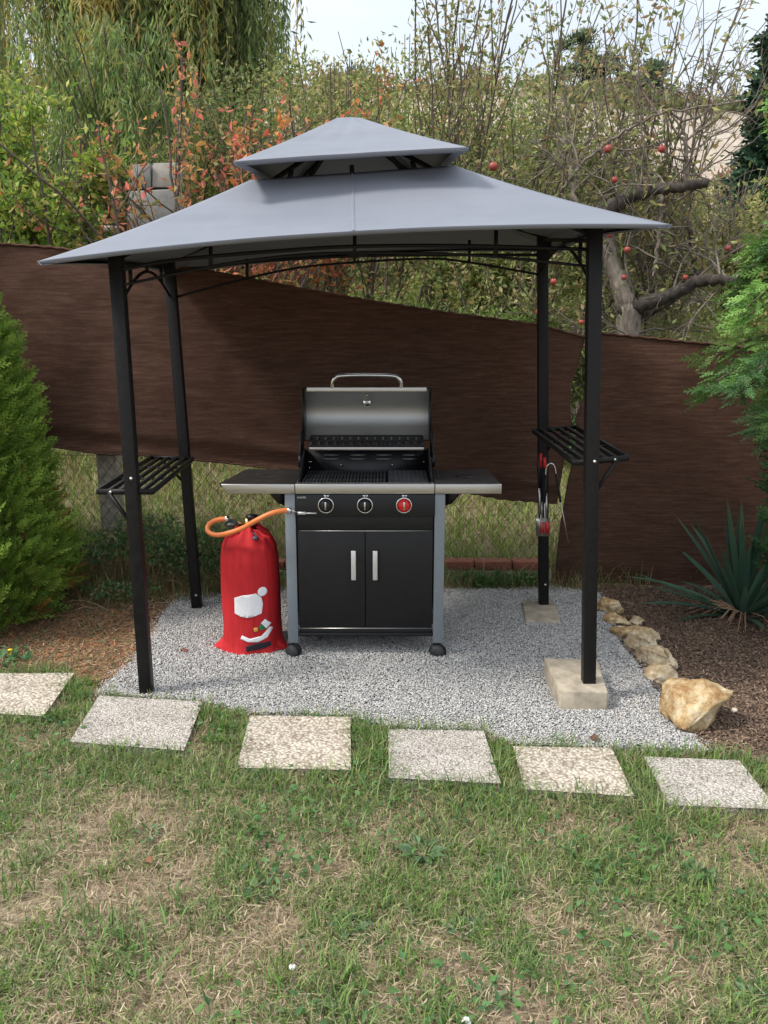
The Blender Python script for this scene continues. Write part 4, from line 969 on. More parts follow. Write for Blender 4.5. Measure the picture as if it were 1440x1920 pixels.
# creeping undergrowth at the foot of the fence
mb = MB()
for (x, y, Y, rx, rz, n) in [(200,1030,4.8,.22,.11,700),(275,1005,4.82,.28,.13,1100),(335,1040,4.82,.2,.12,900),(405,1035,4.82,.18,.17,1100),(520,1080,4.9,.3,.08,400),(225,1105,4.6,.25,.03,350)]:
    p = at(x, y, Y); cloud(mb, (p.x, p.y, max(p.z, .05)), (rx, .16, rz), n, [(.07,.14,.05),(.10,.18,.06),(.08,.14,.08),(.14,.20,.07),(.20,.17,.09)], .038, .015, .4, 5, 3, thr=.42)
q = strip(-2.5, 1.6, 4.5, 5.0, 12000); q = q[q[:,1] > bank_start(q[:,0])-.22+.12*fbm(q[:,0]*4, q[:,1], 7)]; q = q[~inpoly(q[:,0], q[:,1], soil_poly)]; n = len(q)
blades(mb, q, hgt(q[:,0], q[:,1]), .06+.22*rng.random(n)**2, .0035+.002*rng.random(n), pick([(.12,.19,.05),(.36,.29,.17),(.26,.19,.11),(.16,.22,.07),(.30,.16,.09)], n), lean=.9, curl=.7)
for x in np.linspace(840, 1010, 16):
    p = at(x, 1085, 4.93); cloud(mb, (p.x, p.y-.03, .05), (.07,.05,.07), 80, [(.08,.15,.05),(.12,.19,.06)], .045, .012, .6, 5, 4, thr=.3)
tag(mb.build('fence_foot_weeds', LEAF), 'dark leafy weeds and dry stalks along the foot of the fence', 'undergrowth', kind='stuff')
# brown earth lip at back left: dry stalks
mb = MB()
for _ in range(46):
    x0 = rng.uniform(-2.1, -.9); y0 = rng.uniform(4.45, 4.85); a = rng.random()*6.28; L = rng.uniform(.25, .6)
    p = np.array((x0, y0, float(hgt(x0, y0)))); d = np.array((math.cos(a)*.7, math.sin(a)*.25, .6))
    pts = [p+d*L*t+np.array((0,0,-.7*L*t*t)) for t in np.linspace(0, 1, 7)]
    pts = [np.array((q_[0], q_[1], max(q_[2], float(hgt(q_[0], q_[1]))+.01))) for q_ in pts]
    mb.tube(pts, np.linspace(.0022, .001, 7), 4, False, col=np.array((.33,.26,.16))*rng.uniform(.5, 1.1))
tag(mb.build('dry_stalks', STONE), 'thin dry stalks arching over the litter beside the left thuja', 'dry stalks', kind='stuff')

# ------------------------------------------------------------------ trees
def grow(p, d, L, r, lvl, mx, out, tips, up=.05, spread=.7, nch=(3,5), wob=.18, lr=.62, t0=.3, seg=.14, rr=.6):
    n = max(4, int(L/seg)); pts = [np.array(p, float)]; d = nrm(np.array(d, float))
    for i in range(n):
        d = nrm(d+rng.normal(size=3)*wob+np.array((0,0,up))); pts.append(pts[-1]+d*L/n)
    pts = np.array(pts); rad = np.linspace(r, r*.42, n+1); out.append((pts, rad, lvl))
    if lvl >= mx: tips.append(pts); return
    for k in range(rng.integers(nch[0], nch[1]+1)):
        t = t0+(1-t0)*(k+rng.random())/nch[1]; i = min(n-1, int(t*n)); b_ = pts[i]; dd = nrm(pts[i+1]-pts[i])
        nd = nrm(dd+spread*nrm(rng.normal(size=3)))
        grow(b_, nd, L*lr*(.7+.5*rng.random()), rad[i]*rr, lvl+1, mx, out, tips, up, spread, nch, wob, lr, t0, seg, rr)
def along(tips, per, jit):
    P = []; D = []
    for t in tips:
        L = np.linalg.norm(np.diff(t, axis=0), axis=1).sum(); n = rng.poisson(max(.01, per*L))
        if n == 0: continue
        u = rng.random(n)*(len(t)-1); i = u.astype(int); f = (u-i)[:,None]
        P.append(t[i]*(1-f)+t[i+1]*f+rng.normal(size=(n,3))*jit); D.append(nrm(t[i+1]-t[i]))
    return np.concatenate(P), np.concatenate(D)
def tree(name, base, lab, cat, stems, mx, per, pal, l, w, mat_=TWIG, group=None, droop=0., jit=.015, sides=5, leafmix=None, extra=None, **kw):
    base = np.array(base, float); o = empty(name, base, lab, cat, group); out = []; tips = []
    for (p, d, L, r) in stems: grow(np.array(p, float), d, L, r, 0, mx, out, tips, **kw)
    tr = MB(); br = MB(); nb = False
    for pts, rad, lvl in out:
        (tr if lvl == 0 else br).tube(pts, np.maximum(rad, .0016), sides if lvl < 2 else 4, False)
    tr.build('trunk', mat_, o, smooth=True)
    if br.n: br.build('branches', mat_, o, smooth=True)
    lf = MB(); P, D = along(tips, per, jit); n = len(P); A = nrm(D*.5+rng.normal(size=(n,3))*.8+np.array((0,0,-droop)))
    c = pick(pal, n, .3)
    if leafmix is not None: c = leafmix(P, c)
    leaves4(lf, P, A, l*(.55+.8*rng.random(n)), w*(.55+.7*rng.random(n)), c, fold=.3)
    if extra: extra(lf, out, tips)
    lf.build('crown', LEAF, o)
    return o, out, tips
def loc_of(x, Y):  # ground point behind the fence at photo column x
    t = at(x, 611, Y); return (t.x, Y, float(hgt(t.x, Y)))

# big weeping willow at the back left
WY = 13.0
base = loc_of(320, WY); wl = empty('willow_tree', base, 'tall weeping willow with hanging green and yellow strands behind the left of the gazebo', 'tree')
tr = MB(); br = MB(); lf = MB(); bx_, by_, bz_ = 0, 0, 0
tr.tube(curve([(0,0,-.3),(.1,0,1.5),(-.05,.1,3.2),(.1,.0,5.)], 12), np.linspace(.26, .13, 13+3)[:len(curve([(0,0,-.3),(.1,0,1.5),(-.05,.1,3.2),(.1,.0,5.)], 12))], 9)
heads = []
for k in range(34):
    a = rng.uniform(0, 6.28); reach = rng.uniform(.5, 2.25); top = rng.uniform(4.2, 6.6)
    pts = curve([(0,0,rng.uniform(2, 4.4)), (reach*.4*math.cos(a), reach*.3*math.sin(a), top*.8), (reach*math.cos(a), reach*.6*math.sin(a), top)], 12)
    br.tube(pts, np.linspace(.06, .012, len(pts)), 5, False); heads.append(pts)
P_ = []; A_ = []; C_ = []
pal_g = np.array([(.16,.22,.07),(.20,.26,.08),(.12,.17,.06),(.26,.28,.11)]); pal_y = np.array([(.48,.36,.09),(.38,.31,.09),(.28,.26,.08)])
for k in range(1500):
    h = heads[rng.integers(len(heads))]; i = rng.integers(4, len(h)); s = h[i]+rng.normal(size=3)*(.2,.28,.2)
    L = rng.uniform(1.4, 3.9); end = max(s[2]-L, .25); n = int((s[2]-end)*32)
    if n < 3: continue
    z = np.linspace(s[2], end, n); sw = np.array((rng.normal()*.12, rng.normal()*.1)); t = np.linspace(0, 1, n)
    x = s[0]+sw[0]*t+.05*np.sin(t*5+k); y = s[1]+sw[1]*t
    if k % 3 == 0: br.tube(np.stack([x[::max(1,n//7)], y[::max(1,n//7)], z[::max(1,n//7)]], 1), .005, 3, False)
    yel = fbm(s[0]*1.3+20, s[1]*.7, 131) > .57; j = rng.normal(size=(n,3))*.03
    P_.append(np.stack([x, y, z], 1)+j); A_.append(np.array((0,0,-1.))+rng.normal(size=(n,3))*.38)
    pl = pal_y if (yel and rng.random() < .75) or rng.random() < .08 else pal_g; C_.append(np.repeat(pl[rng.integers(len(pl))][None]*(.6+.75*rng.random()), n, 0)*(.8+.4*rng.random((n,1))))
P_ = np.concatenate(P_); A_ = np.concatenate(A_); C_ = np.concatenate(C_); n = len(P_)
leaves4(lf, P_, A_, .11+.07*rng.random(n), .02+.012*rng.random(n), C_)
tr.build('trunk', BARKG, wl, smooth=True); br.build('branches', BARKG, wl, smooth=True); lf.build('crown', LEAF, wl)

# second willow further left, further back
w2 = empty('willow_tree', loc_of(-60, 17), 'weeping willow partly cut by the upper left corner, behind the light green shrub', 'tree')
for ch in list(wl.children):
    c = ch.copy(); C.objects.link(c); c.parent = w2
w2.rotation_euler = (0, 0, 2.2); w2.scale = (1.25,)*3

# light green leafy shrub at the far left
def topdark(P, c): return c
base = loc_of(20, 6.4)
tree('leafy_shrub', base, 'bright yellow green shrub rising above the net at the left edge', 'shrub',
     [((rng.normal()*.2, rng.normal()*.12, -.05), (rng.normal()*.28, rng.normal()*.2, 1), 1.75+.4*rng.random(), .016) for _ in range(19)], 2, 110,
     [(.16,.26,.04),(.22,.31,.05),(.28,.34,.06),(.11,.19,.04),(.36,.36,.09)], .06, .030, nch=(5,7), spread=.75, lr=.36, up=.06, wob=.1, t0=.12, jit=.03)
base = loc_of(-230, 6.6)
tree('leafy_shrub', base, 'yellow green shrub mostly beyond the left edge of the picture', 'shrub',
     [((rng.normal()*.2, rng.normal()*.12, -.05), (rng.normal()*.25, rng.normal()*.2, 1), 1.9+.4*rng.random(), .016) for _ in range(12)], 2, 80,
     [(.10,.19,.03),(.15,.24,.04),(.20,.28,.05),(.07,.14,.03)], .06, .030, nch=(4,6), spread=.75, lr=.38, up=.06, wob=.1, t0=.15, jit=.03)
# narrow leaved green bush
base = loc_of(235, 8.6); o = empty('willow_bush', base, 'fresh green bush of long narrow hanging leaves above the grey rubble', 'shrub')
tr = MB(); lf = MB()
for k in range(60):
    a = rng.random()*6.28; r_ = rng.random()*.75; top = rng.uniform(1.3, 2.6)
    pts = curve([(0,0,-.05),(r_*.4*math.cos(a), r_*.4*math.sin(a), top*.7),(r_*math.cos(a), r_*math.sin(a), top),(r_*1.25*math.cos(a), r_*1.25*math.sin(a), top-.35)], 16)
    tr.tube(pts, np.linspace(.012, .003, len(pts)), 4, False)
    n = 150; u = (.25+.75*rng.random(n))*(len(pts)-1.01); i = u.astype(int); P = pts[i]+rng.normal(size=(n,3))*.06
    leaves4(lf, P, np.array((0,0,-1.))+rng.normal(size=(n,3))*.4, .09+.05*rng.random(n), .018, pick([(.14,.22,.06),(.11,.18,.05),(.20,.26,.08),(.09,.14,.045),(.28,.28,.09)], n))
tr.build('stems', TWIG, o, smooth=True); lf.build('crown', LEAF, o)

# orange leaved saplings
OP = [(.52,.21,.10),(.46,.26,.09),(.55,.16,.12),(.32,.22,.08),(.24,.24,.08),(.40,.14,.08)]
def sap(x, Y, lab, lean, H, nst, pal, per, grp=None, l=.065, mx=2):
    b_ = loc_of(x, Y)
    return tree('sapling', b_, lab, 'sapling', [((rng.normal()*.05, rng.normal()*.05, -.05), (lean+rng.normal()*.16, rng.normal()*.12, 1), H*(.75+.35*rng.random()), .017) for _ in range(nst)], mx, per, pal, l, l*.5,
                group=grp, nch=(4,7), spread=.85, lr=.42, up=.045, wob=.10, t0=.25, droop=.3)
G_ = 'autumn coloured saplings behind the net'
sap(305, 6.2, 'thin sapling with orange leaves standing in front of the grey rubble', .0, 2.1, 3, OP, 16, G_)
sap(415, 6.5, 'sapling with pinkish orange leaves right of the rubble, left of the canopy peak', .12, 2.1, 4, OP, 22, G_)
sap(500, 6.9, 'sapling leaning right with the brightest orange leaf clusters, left of the canopy peak', .35, 2.2, 3, [(.50,.19,.06),(.48,.13,.07),(.40,.20,.07)], 30, G_, .075)
sap(250, 6.0, 'low spreading sapling with rusty leaves just over the net at the left', -.1, 1.0, 5, [(.30,.12,.06),(.36,.18,.08),(.22,.14,.06)], 34, G_)
sap(170, 6.1, 'low rusty sapling beside the bright green shrub', .2, .9, 5, [(.30,.14,.06),(.24,.18,.06),(.18,.17,.05)], 34, G_)
sap(400, 6.3, 'bushy rusty sapling between the rubble and the canopy slope', .1, 1.1, 6, [(.30,.12,.06),(.36,.20,.08),(.20,.16,.06)], 34, G_)
sap(350, 6.8, 'tall thin sapling with loose orange leaves just right of the grey rubble', .05, 2.3, 3, OP, 26, G_)
sap(455, 6.4, 'sapling with pink tipped orange leaves touching the left slope of the canopy', .15, 1.8, 4, OP, 26, G_)
sap(560, 7.2, 'sapling with mixed orange and green leaves just left of the canopy peak', .1, 1.9, 4, [(.48,.20,.08),(.40,.24,.08),(.22,.24,.08),(.50,.14,.09)], 30, G_)
sap(820, 6.0, 'low sapling with orange leaves seen under the canopy behind the net', .1, .55, 5, [(.55,.24,.07),(.48,.22,.07),(.20,.20,.06)], 30, G_)
sap(700, 6.0, 'low orange tinged sapling seen under the middle of the canopy', -.1, .6, 5, [(.40,.20,.07),(.20,.20,.06),(.14,.18,.05)], 30, G_)

# upright olive shoots (old fruit tree with water sprouts)
OL = [(.19,.23,.08),(.24,.27,.10),(.13,.17,.06),(.30,.27,.12),(.34,.24,.12)]
def shoots(x, Y, lab, H, nst, per, lean=.0, sp=.2, pal=OL, l=.055, grp='upright shoots behind the gazebo', mx=1, nch=(7,11)):
    b_ = loc_of(x, Y)
    return tree('fruit_tree_shoots', b_, lab, 'tree', [((rng.normal()*.12, rng.normal()*.12, -.05), (lean+rng.normal()*sp, rng.normal()*.12, 1), H*(.7+.4*rng.random()), .013) for _ in range(nst)], mx, per, pal, l, l*.45,
                group=grp, nch=nch, spread=.6, lr=.3, up=.05, wob=.06, t0=.15, droop=.2, jit=.02)
shoots(700, 7.6, 'bundle of upright shoots with olive leaves directly behind the canopy peak', 2.3, 7, 50)
shoots(800, 7.4, 'tall fan of thin upright shoots right of the canopy peak', 3.3, 9, 44, .05)
shoots(905, 7.8, 'tall leaning shoots against the sky between the canopy peak and the sand hill', 3.2, 8, 40, .12)
shoots(1130, 7.0, 'tall sparse shoots with the largest leaves, above the right slope of the canopy', 3.0, 5, 34, .02, .12, l=.07)
shoots(1230, 7.2, 'thin whippy shoots reaching the sky left of the dark conifer', 2.9, 4, 18, .22, .12, l=.055)
shoots(600, 8.6, 'dull green brush left of the canopy peak, under the open sky', 2.0, 9, 60, .0, .25)
shoots(1000, 6.7, 'dense olive brush behind the right roof slope', 1.5, 10, 80, .0, .35, mx=1)
# dense olive shrubs in the middle distance
def shrub(x, Y, H, Wd, n, lab, pal, l=.06, thr=.40, seed=1, grp='olive shrubs on the slope'):
    b_ = loc_of(x, Y); o = empty('shrub', b_, lab, 'shrub', grp); st_ = MB(); lf = MB()
    for k in range(16):
        a = rng.random()*6.28; r_ = rng.random()*Wd*.7
        pts = curve([(0,0,-.05),(r_*.5*math.cos(a), r_*.4*math.sin(a), H*.5),(r_*math.cos(a), r_*.7*math.sin(a), H*rng.uniform(.7, 1.05))], 8); st_.tube(pts, np.linspace(.014, .004, len(pts)), 4, False)
    for k in range(9):
        c = (rng.uniform(-1, 1)*Wd*.6, rng.uniform(-.4, .4)*Wd, H*rng.uniform(.2, .8)); cloud(lf, c, (Wd*.5, Wd*.4, H*.32), int(n*1.3)//9, pal, l, l*.45, .2, 3.5/max(Wd, .6), seed+k, thr=thr)
    st_.build('stems', TWIG, o, smooth=True); lf.build('crown', LEAF, o)
OG = [(.18,.23,.07),(.26,.29,.09),(.12,.17,.05),(.32,.30,.11)]
shrub(640, 10.5, 2.6, 1.3, 9000, 'olive shrub behind the top of the canopy peak', OG, .07, seed=2)
shrub(860, 9.6, 2.4, 1.3, 11000, 'rounded olive green shrub right of the upper canopy', OG, .065, seed=12)
shrub(960, 7.4, 1.25, .8, 7000, 'yellow green shrub touching the right roof slope', OG, .055, seed=22)
shrub(1060, 9.0, 1.7, 1.1, 8000, 'low olive shrub below the sand slope', [(.17,.20,.07),(.24,.22,.09),(.12,.15,.05)], .06, seed=32)
shrub(1230, 8.6, 1.35, 1.0, 8000, 'yellowing shrub behind the apple tree', [(.26,.26,.09),(.18,.20,.06),(.32,.26,.12)], .06, seed=42)
shrub(1360, 8.4, 1.5, .8, 5500, 'pale yellow shrub left of the dark conifer', [(.26,.26,.09),(.18,.22,.06),(.32,.28,.12)], .06, seed=52)
shrub(470, 9.6, 2.3, 1.1, 9000, 'dull green shrub between the willow and the canopy peak', [(.10,.15,.05),(.15,.18,.06),(.22,.20,.08)], .06, seed=62)
shrub(600, 12.0, 2.7, 1.3, 12000, 'tall olive brush against the open sky left of the canopy peak', OG, .08, thr=.42, seed=112)
shrub(760, 11.6, 3.0, 1.5, 12000, 'tall mottled brush behind the upright shoots', [(.20,.22,.08),(.30,.28,.12),(.14,.17,.06),(.34,.25,.13)], .08, thr=.44, seed=122)
shrub(960, 11.4, 2.5, 1.4, 10000, 'mottled brush hiding the foot of the sand slope', [(.20,.22,.08),(.30,.28,.12),(.14,.17,.06)], .08, thr=.44, seed=132)
shrub(350, 9.8, 2.4, 1.2, 9000, 'olive green brush behind the orange saplings', OG, .065, thr=.42, seed=142)
shrub(70, 9.6, 2.2, 1.3, 9000, 'tall green brush under the willow, behind the bright shrub', [(.14,.21,.05),(.19,.26,.07),(.10,.16,.04)], .07, thr=.38, seed=152)
shrub(90, 8.2, 1.4, .9, 5500, 'mid green shrub under the willow at the left', [(.09,.15,.04),(.13,.19,.05),(.07,.11,.03)], .06, seed=72)
shrub(760, 6.6, .75, .6, 5000, 'green shrub just over the net, seen under the canopy', [(.12,.20,.05),(.18,.24,.07),(.09,.15,.04)], .05, seed=82)
shrub(930, 6.5, .7, .6, 5000, 'light green shrub over the net near the back right post', [(.14,.21,.05),(.20,.25,.08),(.10,.15,.04)], .05, seed=92)
shrub(1090, 6.0, .42, .3, 1600, 'small blue green plant beside the apple trunk', [(.12,.22,.08),(.16,.26,.10)], .05, seed=97)

# apple tree at right
AY = 6.5; base = at(1172, 660, AY); base.z = float(hgt(base.x, AY))
ap = empty('apple_tree', base, 'old gnarled apple tree with nearly bare grey twigs and red apples, right of the gazebo', 'tree')
def L3(pts, Y=AY): return [tuple(np.array(at(x, y, Y+(p_[0] if p_ else 0)))-np.array(base)) for x, y, *p_ in pts]
tr = MB(); br = MB(); lf = MB(); allt = []
tk = curve([(0,0,-.3)]+L3([(1178,620),(1170,560,.0),(1150,500,.05),(1138,440,.1),(1128,390,.1)]), 30); tk = tk+rng.normal(size=tk.shape)*.004
tr.tube(tk, np.interp(np.linspace(0,1,len(tk)), [0,.4,1], [.11,.075,.04]), 10); tr.build('trunk', BARKG, ap, smooth=True)
limbs = [([(1162,582),(1200,572,-.05),(1260,552,-.1),(1310,528,-.15),(1350,524,-.3),(1390,532,-.3)], .062, .030), ([(1130,400),(1165,378,0),(1200,362,-.05),(1262,350,-.2),(1325,343,-.25)], .060, .032),
         ([(1185,600),(1215,585,.1),(1260,560,.2),(1300,500,.25),(1290,420,.3)], .04, .018), ([(1175,610),(1200,640,-.05),(1215,660,-.1)], .05, .03),
         ([(1285,350,0),(1287,280,.0),(1275,220,.05)], .022, .008), ([(1120,440,.1),(1080,380,.1),(1070,320,.2),(1060,260,.2)], .024, .008), ([(1240,360),(1235,440,-.1),(1225,520,-.1)], .018,.008),
         ([(1050,360,.2),(1100,300,.1),(1180,240,0),(1260,210,-.1),(1400,190,-.2)], .013, .006)]
for pts, r0, r1 in limbs:
    c = curve(L3(pts), 30); c = c+rng.normal(size=c.shape)*.006; m1 = MB(); m1.tube(c, np.linspace(r0, r1, len(c)), 8); m1.build('limb', BARK if r0 > .03 else BARKG, ap, smooth=True)
    out = []; tips = []
    for k in range(15 if r0 > .02 else 9):
        i = rng.integers(3, len(c)-1); d = nrm(rng.normal(size=3)*(1,.5,1)+np.array((0,.55,.35)))
        grow(c[i], d, rng.uniform(.3, .95), .0085, 0, 2, out, tips, up=.03, spread=.9, nch=(3,5), wob=.2, lr=.6, seg=.07)
    for pts_, rad, lvl in out: br.tube(pts_, np.maximum(rad, .0017), 4, False)
    P, D = along(tips, 5, .012); n = len(P); leaves4(lf, P, D+rng.normal(size=(n,3))*.7-np.array((0,0,.3)), .05+.03*rng.random(n), .026, pick([(.20,.24,.08),(.26,.28,.10),(.34,.27,.12),(.14,.18,.06)], n))
br.build('branches', BARKG, ap, smooth=True); lf.build('crown', LEAF, ap)
APL = simple('apple_red', (.26,.045,.035), .5, 0, .6, 14)
for k, (x, y, dy) in enumerate([(925,312,-.1),(1241,279,-.2),(1141,279,-.1),(1152,337,-.1),(1176,468,-.3),(1143,440,-.1),(1038,528,-.2),(1010,585,-.2),(1090,604,-.2),(1285,520,-.2),(1170,520,-.2),(1365,465,-.2),(1140,275,.2)][:12]):
    p = np.array(at(x, y, AY+dy))-np.array(base); mb = MB(); s = (.031 if k < 3 else .023)*rng.uniform(.85, 1.1)
    mb.lathe([(0,-s*.8),(s*.5,-s*.85),(s*.85,-s*.5),(s,0),(s*.9,s*.5),(s*.5,s*.82),(s*.15,s*.72),(0,s*.66)], 16); o = mb.build('apple', APL, ap, smooth=True, loc=tuple(p))
    m1 = MB(); m1.tube([(0,0,s*.65),(.004,0,s*1.3),(.002,.0,s*2.6)], .0022, 5); m1.build('stalk', TWIG, o)

# ------------------------------------------------------------------ conifers
def spray_template(ns=9, L=.11, curl=.0):
    P = []; A = []; l = []
    for i in range(ns):
        t = (i+.5)/ns; s = 1 if i % 2 else -1; bl = L*.34*(1-t*.72); a = .62
        d = np.array((math.cos(a)*1.0, s*math.sin(a), 0)); b0 = np.array((t*L, 0, curl*t*t*L))
        for k in range(3):
            u = k/3; p_ = b0+d*bl*u; P.append(p_); A.append(d+np.array((.1,0,.15*rng.normal()))); l.append(bl*.55)
            for s2 in (-1, 1): P.append(p_+d*bl*.15); A.append(np.array((math.cos(a+s2*.6), s*math.sin(a+s2*.6), .2*rng.normal()))); l.append(bl*.34)
        P.append(b0); A.append(np.array((1., 0, 0))); l.append(L/ns*1.5)
    return np.array(P), nrm(np.array(A)), np.array(l)
SPR = spray_template(9, .165); SPR2 = spray_template(6, .14)
def sprays(mb, pos, dirs, nrml, sc, cols, tpl=SPR, w=.0055):
    """instances of the spray template; dirs local x, nrml local z"""
    tp, ta, tl_ = tpl; X_ = nrm(dirs); Y_ = nrm(np.cross(nrml, X_)); Z_ = np.cross(X_, Y_)
    M = np.stack([X_, Y_, Z_], 1)   # rows
    P = np.einsum('tj,njk->ntk', tp, M)*sc[:,None,None]+pos[:,None]; A = np.einsum('tj,njk->ntk', ta, M)
    n, T = P.shape[:2]; P = P.reshape(-1, 3); A = A.reshape(-1, 3); l = (tl_[None]*sc[:,None]).ravel()
    c = np.repeat(cols, T, 0)*(.8+.4*rng.random((n*T,1)))
    Nz = np.repeat(Z_, T, 0); S = nrm(np.cross(A, Nz)); ww = w*np.repeat(sc, T)[:,None]
    V = np.stack([P-S*ww*.5, P+A*l[:,None]*.6-S*ww*.8, P+A*l[:,None], P+A*l[:,None]*.6+S*ww*.8, P+S*ww*.5], 1); i = 5*np.arange(n*T)[:,None]
    mb.add(V.reshape(-1, 3), i+np.array([[0,1,2,3,4]]), np.repeat(c, 5, 0))
# left thuja
def thuja(cx, cy, H, prof, n, lab, pal, brown=.03, name='thuja'):
    o = empty(name, (cx, cy, 0), lab, 'conifer'); mb = MB(); mb.tube([(0,0,-.05),(0,0,H*.5),(0,0,H*.92)], [.05,.03,.008], 8); mb.build('trunk', BARK, o, smooth=True)
    lf = MB(); z = H*rng.random(n)**1.15; a = rng.random(n)*6.28; lump = 1+.34*(fbm(a*2.2+np.sin(z*3), z*5, 151, 3)-.5)*2
    r = np.interp(z/H, [p_[0] for p_ in prof], [p_[1] for p_ in prof])*lump*(1-.22*rng.random(n)**1.5)
    dirs = np.stack([np.cos(a), np.sin(a), .55+.5*rng.random(n)], 1)+rng.normal(size=(n,3))*.3
    nr = np.stack([-np.sin(a), np.cos(a), np.zeros(n)], 1)+rng.normal(size=(n,3))*.95
    c = pick(pal, n, .25); br_ = (fbm(a*3, z*6, 163) > .64) & (z < H*.35) & (rng.random(n) < .5); c[br_] = pick([(.32,.14,.05),(.22,.11,.05)], br_.sum())
    sprays(lf, np.stack([r*np.cos(a)-.03*np.cos(a), r*np.sin(a), z+.02], 1), dirs, nr, .42+.5*rng.random(n), c, w=.0043)
    lf.build('crown', NEEDLE, o); return o
TP = [(.15,.25,.04),(.20,.32,.05),(.27,.38,.07),(.11,.19,.035)]
thuja(-2.27, 4.42, 2.25, [(0,.40),(.06,.50),(.2,.52),(.35,.45),(.5,.36),(.62,.31),(.75,.24),(.88,.13),(1,.02)], 13000, 'bushy bright green thuja filling the left edge in front of the net', TP)
# right conifer: branch based
rc = empty('conifer', (2.05, 3.95, 0), 'large dark green conifer with drooping sprays filling the right edge', 'conifer'); tr = MB(); tr.tube(curve([(0,0,-.1),(.02,0,1.2),(0,.02,2.4),(0,0,3.8)], 12), np.linspace(.075, .02, 20)[:len(curve([(0,0,-.1),(.02,0,1.2),(0,.02,2.4),(0,0,3.8)], 12))], 9); tr.build('trunk', BARK, rc, smooth=True)
br = MB(); lf = MB(); SP = []; SD = []; SN = []; SS = []; SC = []
DP = [(.10,.20,.055),(.13,.25,.065),(.18,.31,.08),(.08,.16,.06)]
for k in range(165):
    z0 = rng.uniform(1.12, 3.7); a = rng.random()*6.28; reach = np.interp(z0, [1.1,1.3,1.55,1.75,1.95,2.2,3.0,3.8], [.48,.60,.70,.58,.36,.30,.34,.12])*rng.uniform(.72, 1.08)
    if z0 < 1.15 and rng.random() < .4: continue
    d = np.array((math.cos(a), math.sin(a), 0)); pts = curve([(0,0,z0-.10),tuple(d*reach*.5+np.array((0,0,z0+.02))),tuple(d*reach+np.array((0,0,z0-.16*reach-.05*rng.random())))], 10)
    br.tube(pts, np.linspace(.011, .003, len(pts)), 4, False); tone = .6+.8*rng.random(); side = np.array((-math.sin(a), math.cos(a), 0)); pl = np.array(DP[rng.integers(4)])*tone
    for j in range(78):
        u = .28+.72*rng.random(); i = min(len(pts)-1, int(u*(len(pts)-1))); off = rng.normal()*.5
        SP.append(pts[i]+side*off*.10*(1.3-u)+np.array((0,0,rng.normal()*.03))); SD.append(d*.7+side*off*1.1+np.array((0,0,-.35+.3*rng.normal()))); SN.append(np.array((0,0,1.))+rng.normal(size=3)*.75); SS.append(rng.uniform(.35, .78)); SC.append(pl*(.75+.5*rng.random()))
sprays(lf, np.array(SP), np.array(SD), np.array(SN), np.array(SS), np.array(SC), w=.0046)
br.build('branches', TWIG, rc, smooth=True); lf.build('crown', NEEDLE, rc)
# low right sprig near the yucca
rc2 = empty('conifer', (2.25, 4.25, 0), 'low young conifer poking in at the right edge above the yucca', 'conifer')
mb = MB(); mb.tube([(0,0,-.05),(0,0,.9)], [.02,.006], 6); mb.build('trunk', BARK, rc2)
lf = MB(); n = 420; z = .25+.75*rng.random(n); a = rng.random(n)*6.28; r = .12+.10*rng.random(n); sprays(lf, np.stack([r*np.cos(a), r*np.sin(a), z], 1), np.stack([np.cos(a), np.sin(a), .4*np.ones(n)], 1), rng.normal(size=(n,3)), .7+.5*rng.random(n), pick([(.06,.15,.05),(.04,.10,.035)], n)); lf.build('crown', NEEDLE, rc2)
# far dark conifer at the top right
b_ = loc_of(1490, 12); o = empty('conifer', b_, 'dark bluish conifer standing against the sky in the top right corner', 'conifer')
mb = MB(); mb.tube([(0,0,-.1),(0,0,3.9)], [.09,.02], 7); mb.build('trunk', BARK, o)
lf = MB(); n = 6500; z = 4.0*rng.random(n); a = rng.random(n)*6.28; r = np.interp(z, [0,1,2,3,4], [.8,.9,.75,.6,.1])*(.55+.45*rng.random(n))*(1+.5*(fbm(a*2, z*3, 171)-.5))
sprays(lf, np.stack([r*np.cos(a), r*np.sin(a), z], 1), np.stack([np.cos(a), np.sin(a), .1*np.ones(n)], 1)+rng.normal(size=(n,3))*.4, rng.normal(size=(n,3))+np.array((0,0,1.)), 1.3+rng.random(n), pick([(.035,.085,.05),(.05,.11,.06),(.03,.06,.04)], n), tpl=SPR2, w=.012); lf.build('crown', NEEDLE, o)

# yucca
yp = gr(1392, 1158); o = empty('yucca', (yp.x, yp.y, 0), 'yucca with stiff dark blue green sword leaves on the soil at the right', 'yucca'); mb = MB()
for k in range(52):
    a = k*2.4+rng.random()*.4; el = R(rng.uniform(22, 84)) if k > 8 else R(rng.uniform(12, 30)); L = rng.uniform(.42, .78); w = rng.uniform(.032, .046); nn = 9
    d = np.array((math.cos(a)*math.cos(el), math.sin(a)*math.cos(el), math.sin(el))); s = np.array((-math.sin(a), math.cos(a), 0)); up_ = np.cross(d, s)*-1; dr = rng.uniform(.02, .30) if el < 1.1 else .02
    P = np.zeros((nn, 3, 3)); kink = False
    for i in range(nn):
        t = i/(nn-1); c = d*L*t+np.array((0,0,-dr*L*t*t)); 
        if kink and t > .55: c = c+np.array((0,0,-.9*L*(t-.55)))
        c[2] = max(c[2], .015)
        ww = w*(math.sin(math.pi*min(1, (.18+.82*t)))**.6 if t < 1 else 0)*.5; P[i,0] = c-s*ww; P[i,1] = c+np.array((0,0,-ww*.45)); P[i,2] = c+s*ww
    col = np.tile(np.array([(.06,.13,.085),(.08,.155,.10),(.05,.11,.08)][k % 3])*rng.uniform(.7, 1.2), (nn,3,1)); col[-1] = (.12,.09,.05); mb.grid(P, col)
mb.build('leaves', LEAF, o, smooth=True)
mb = MB()
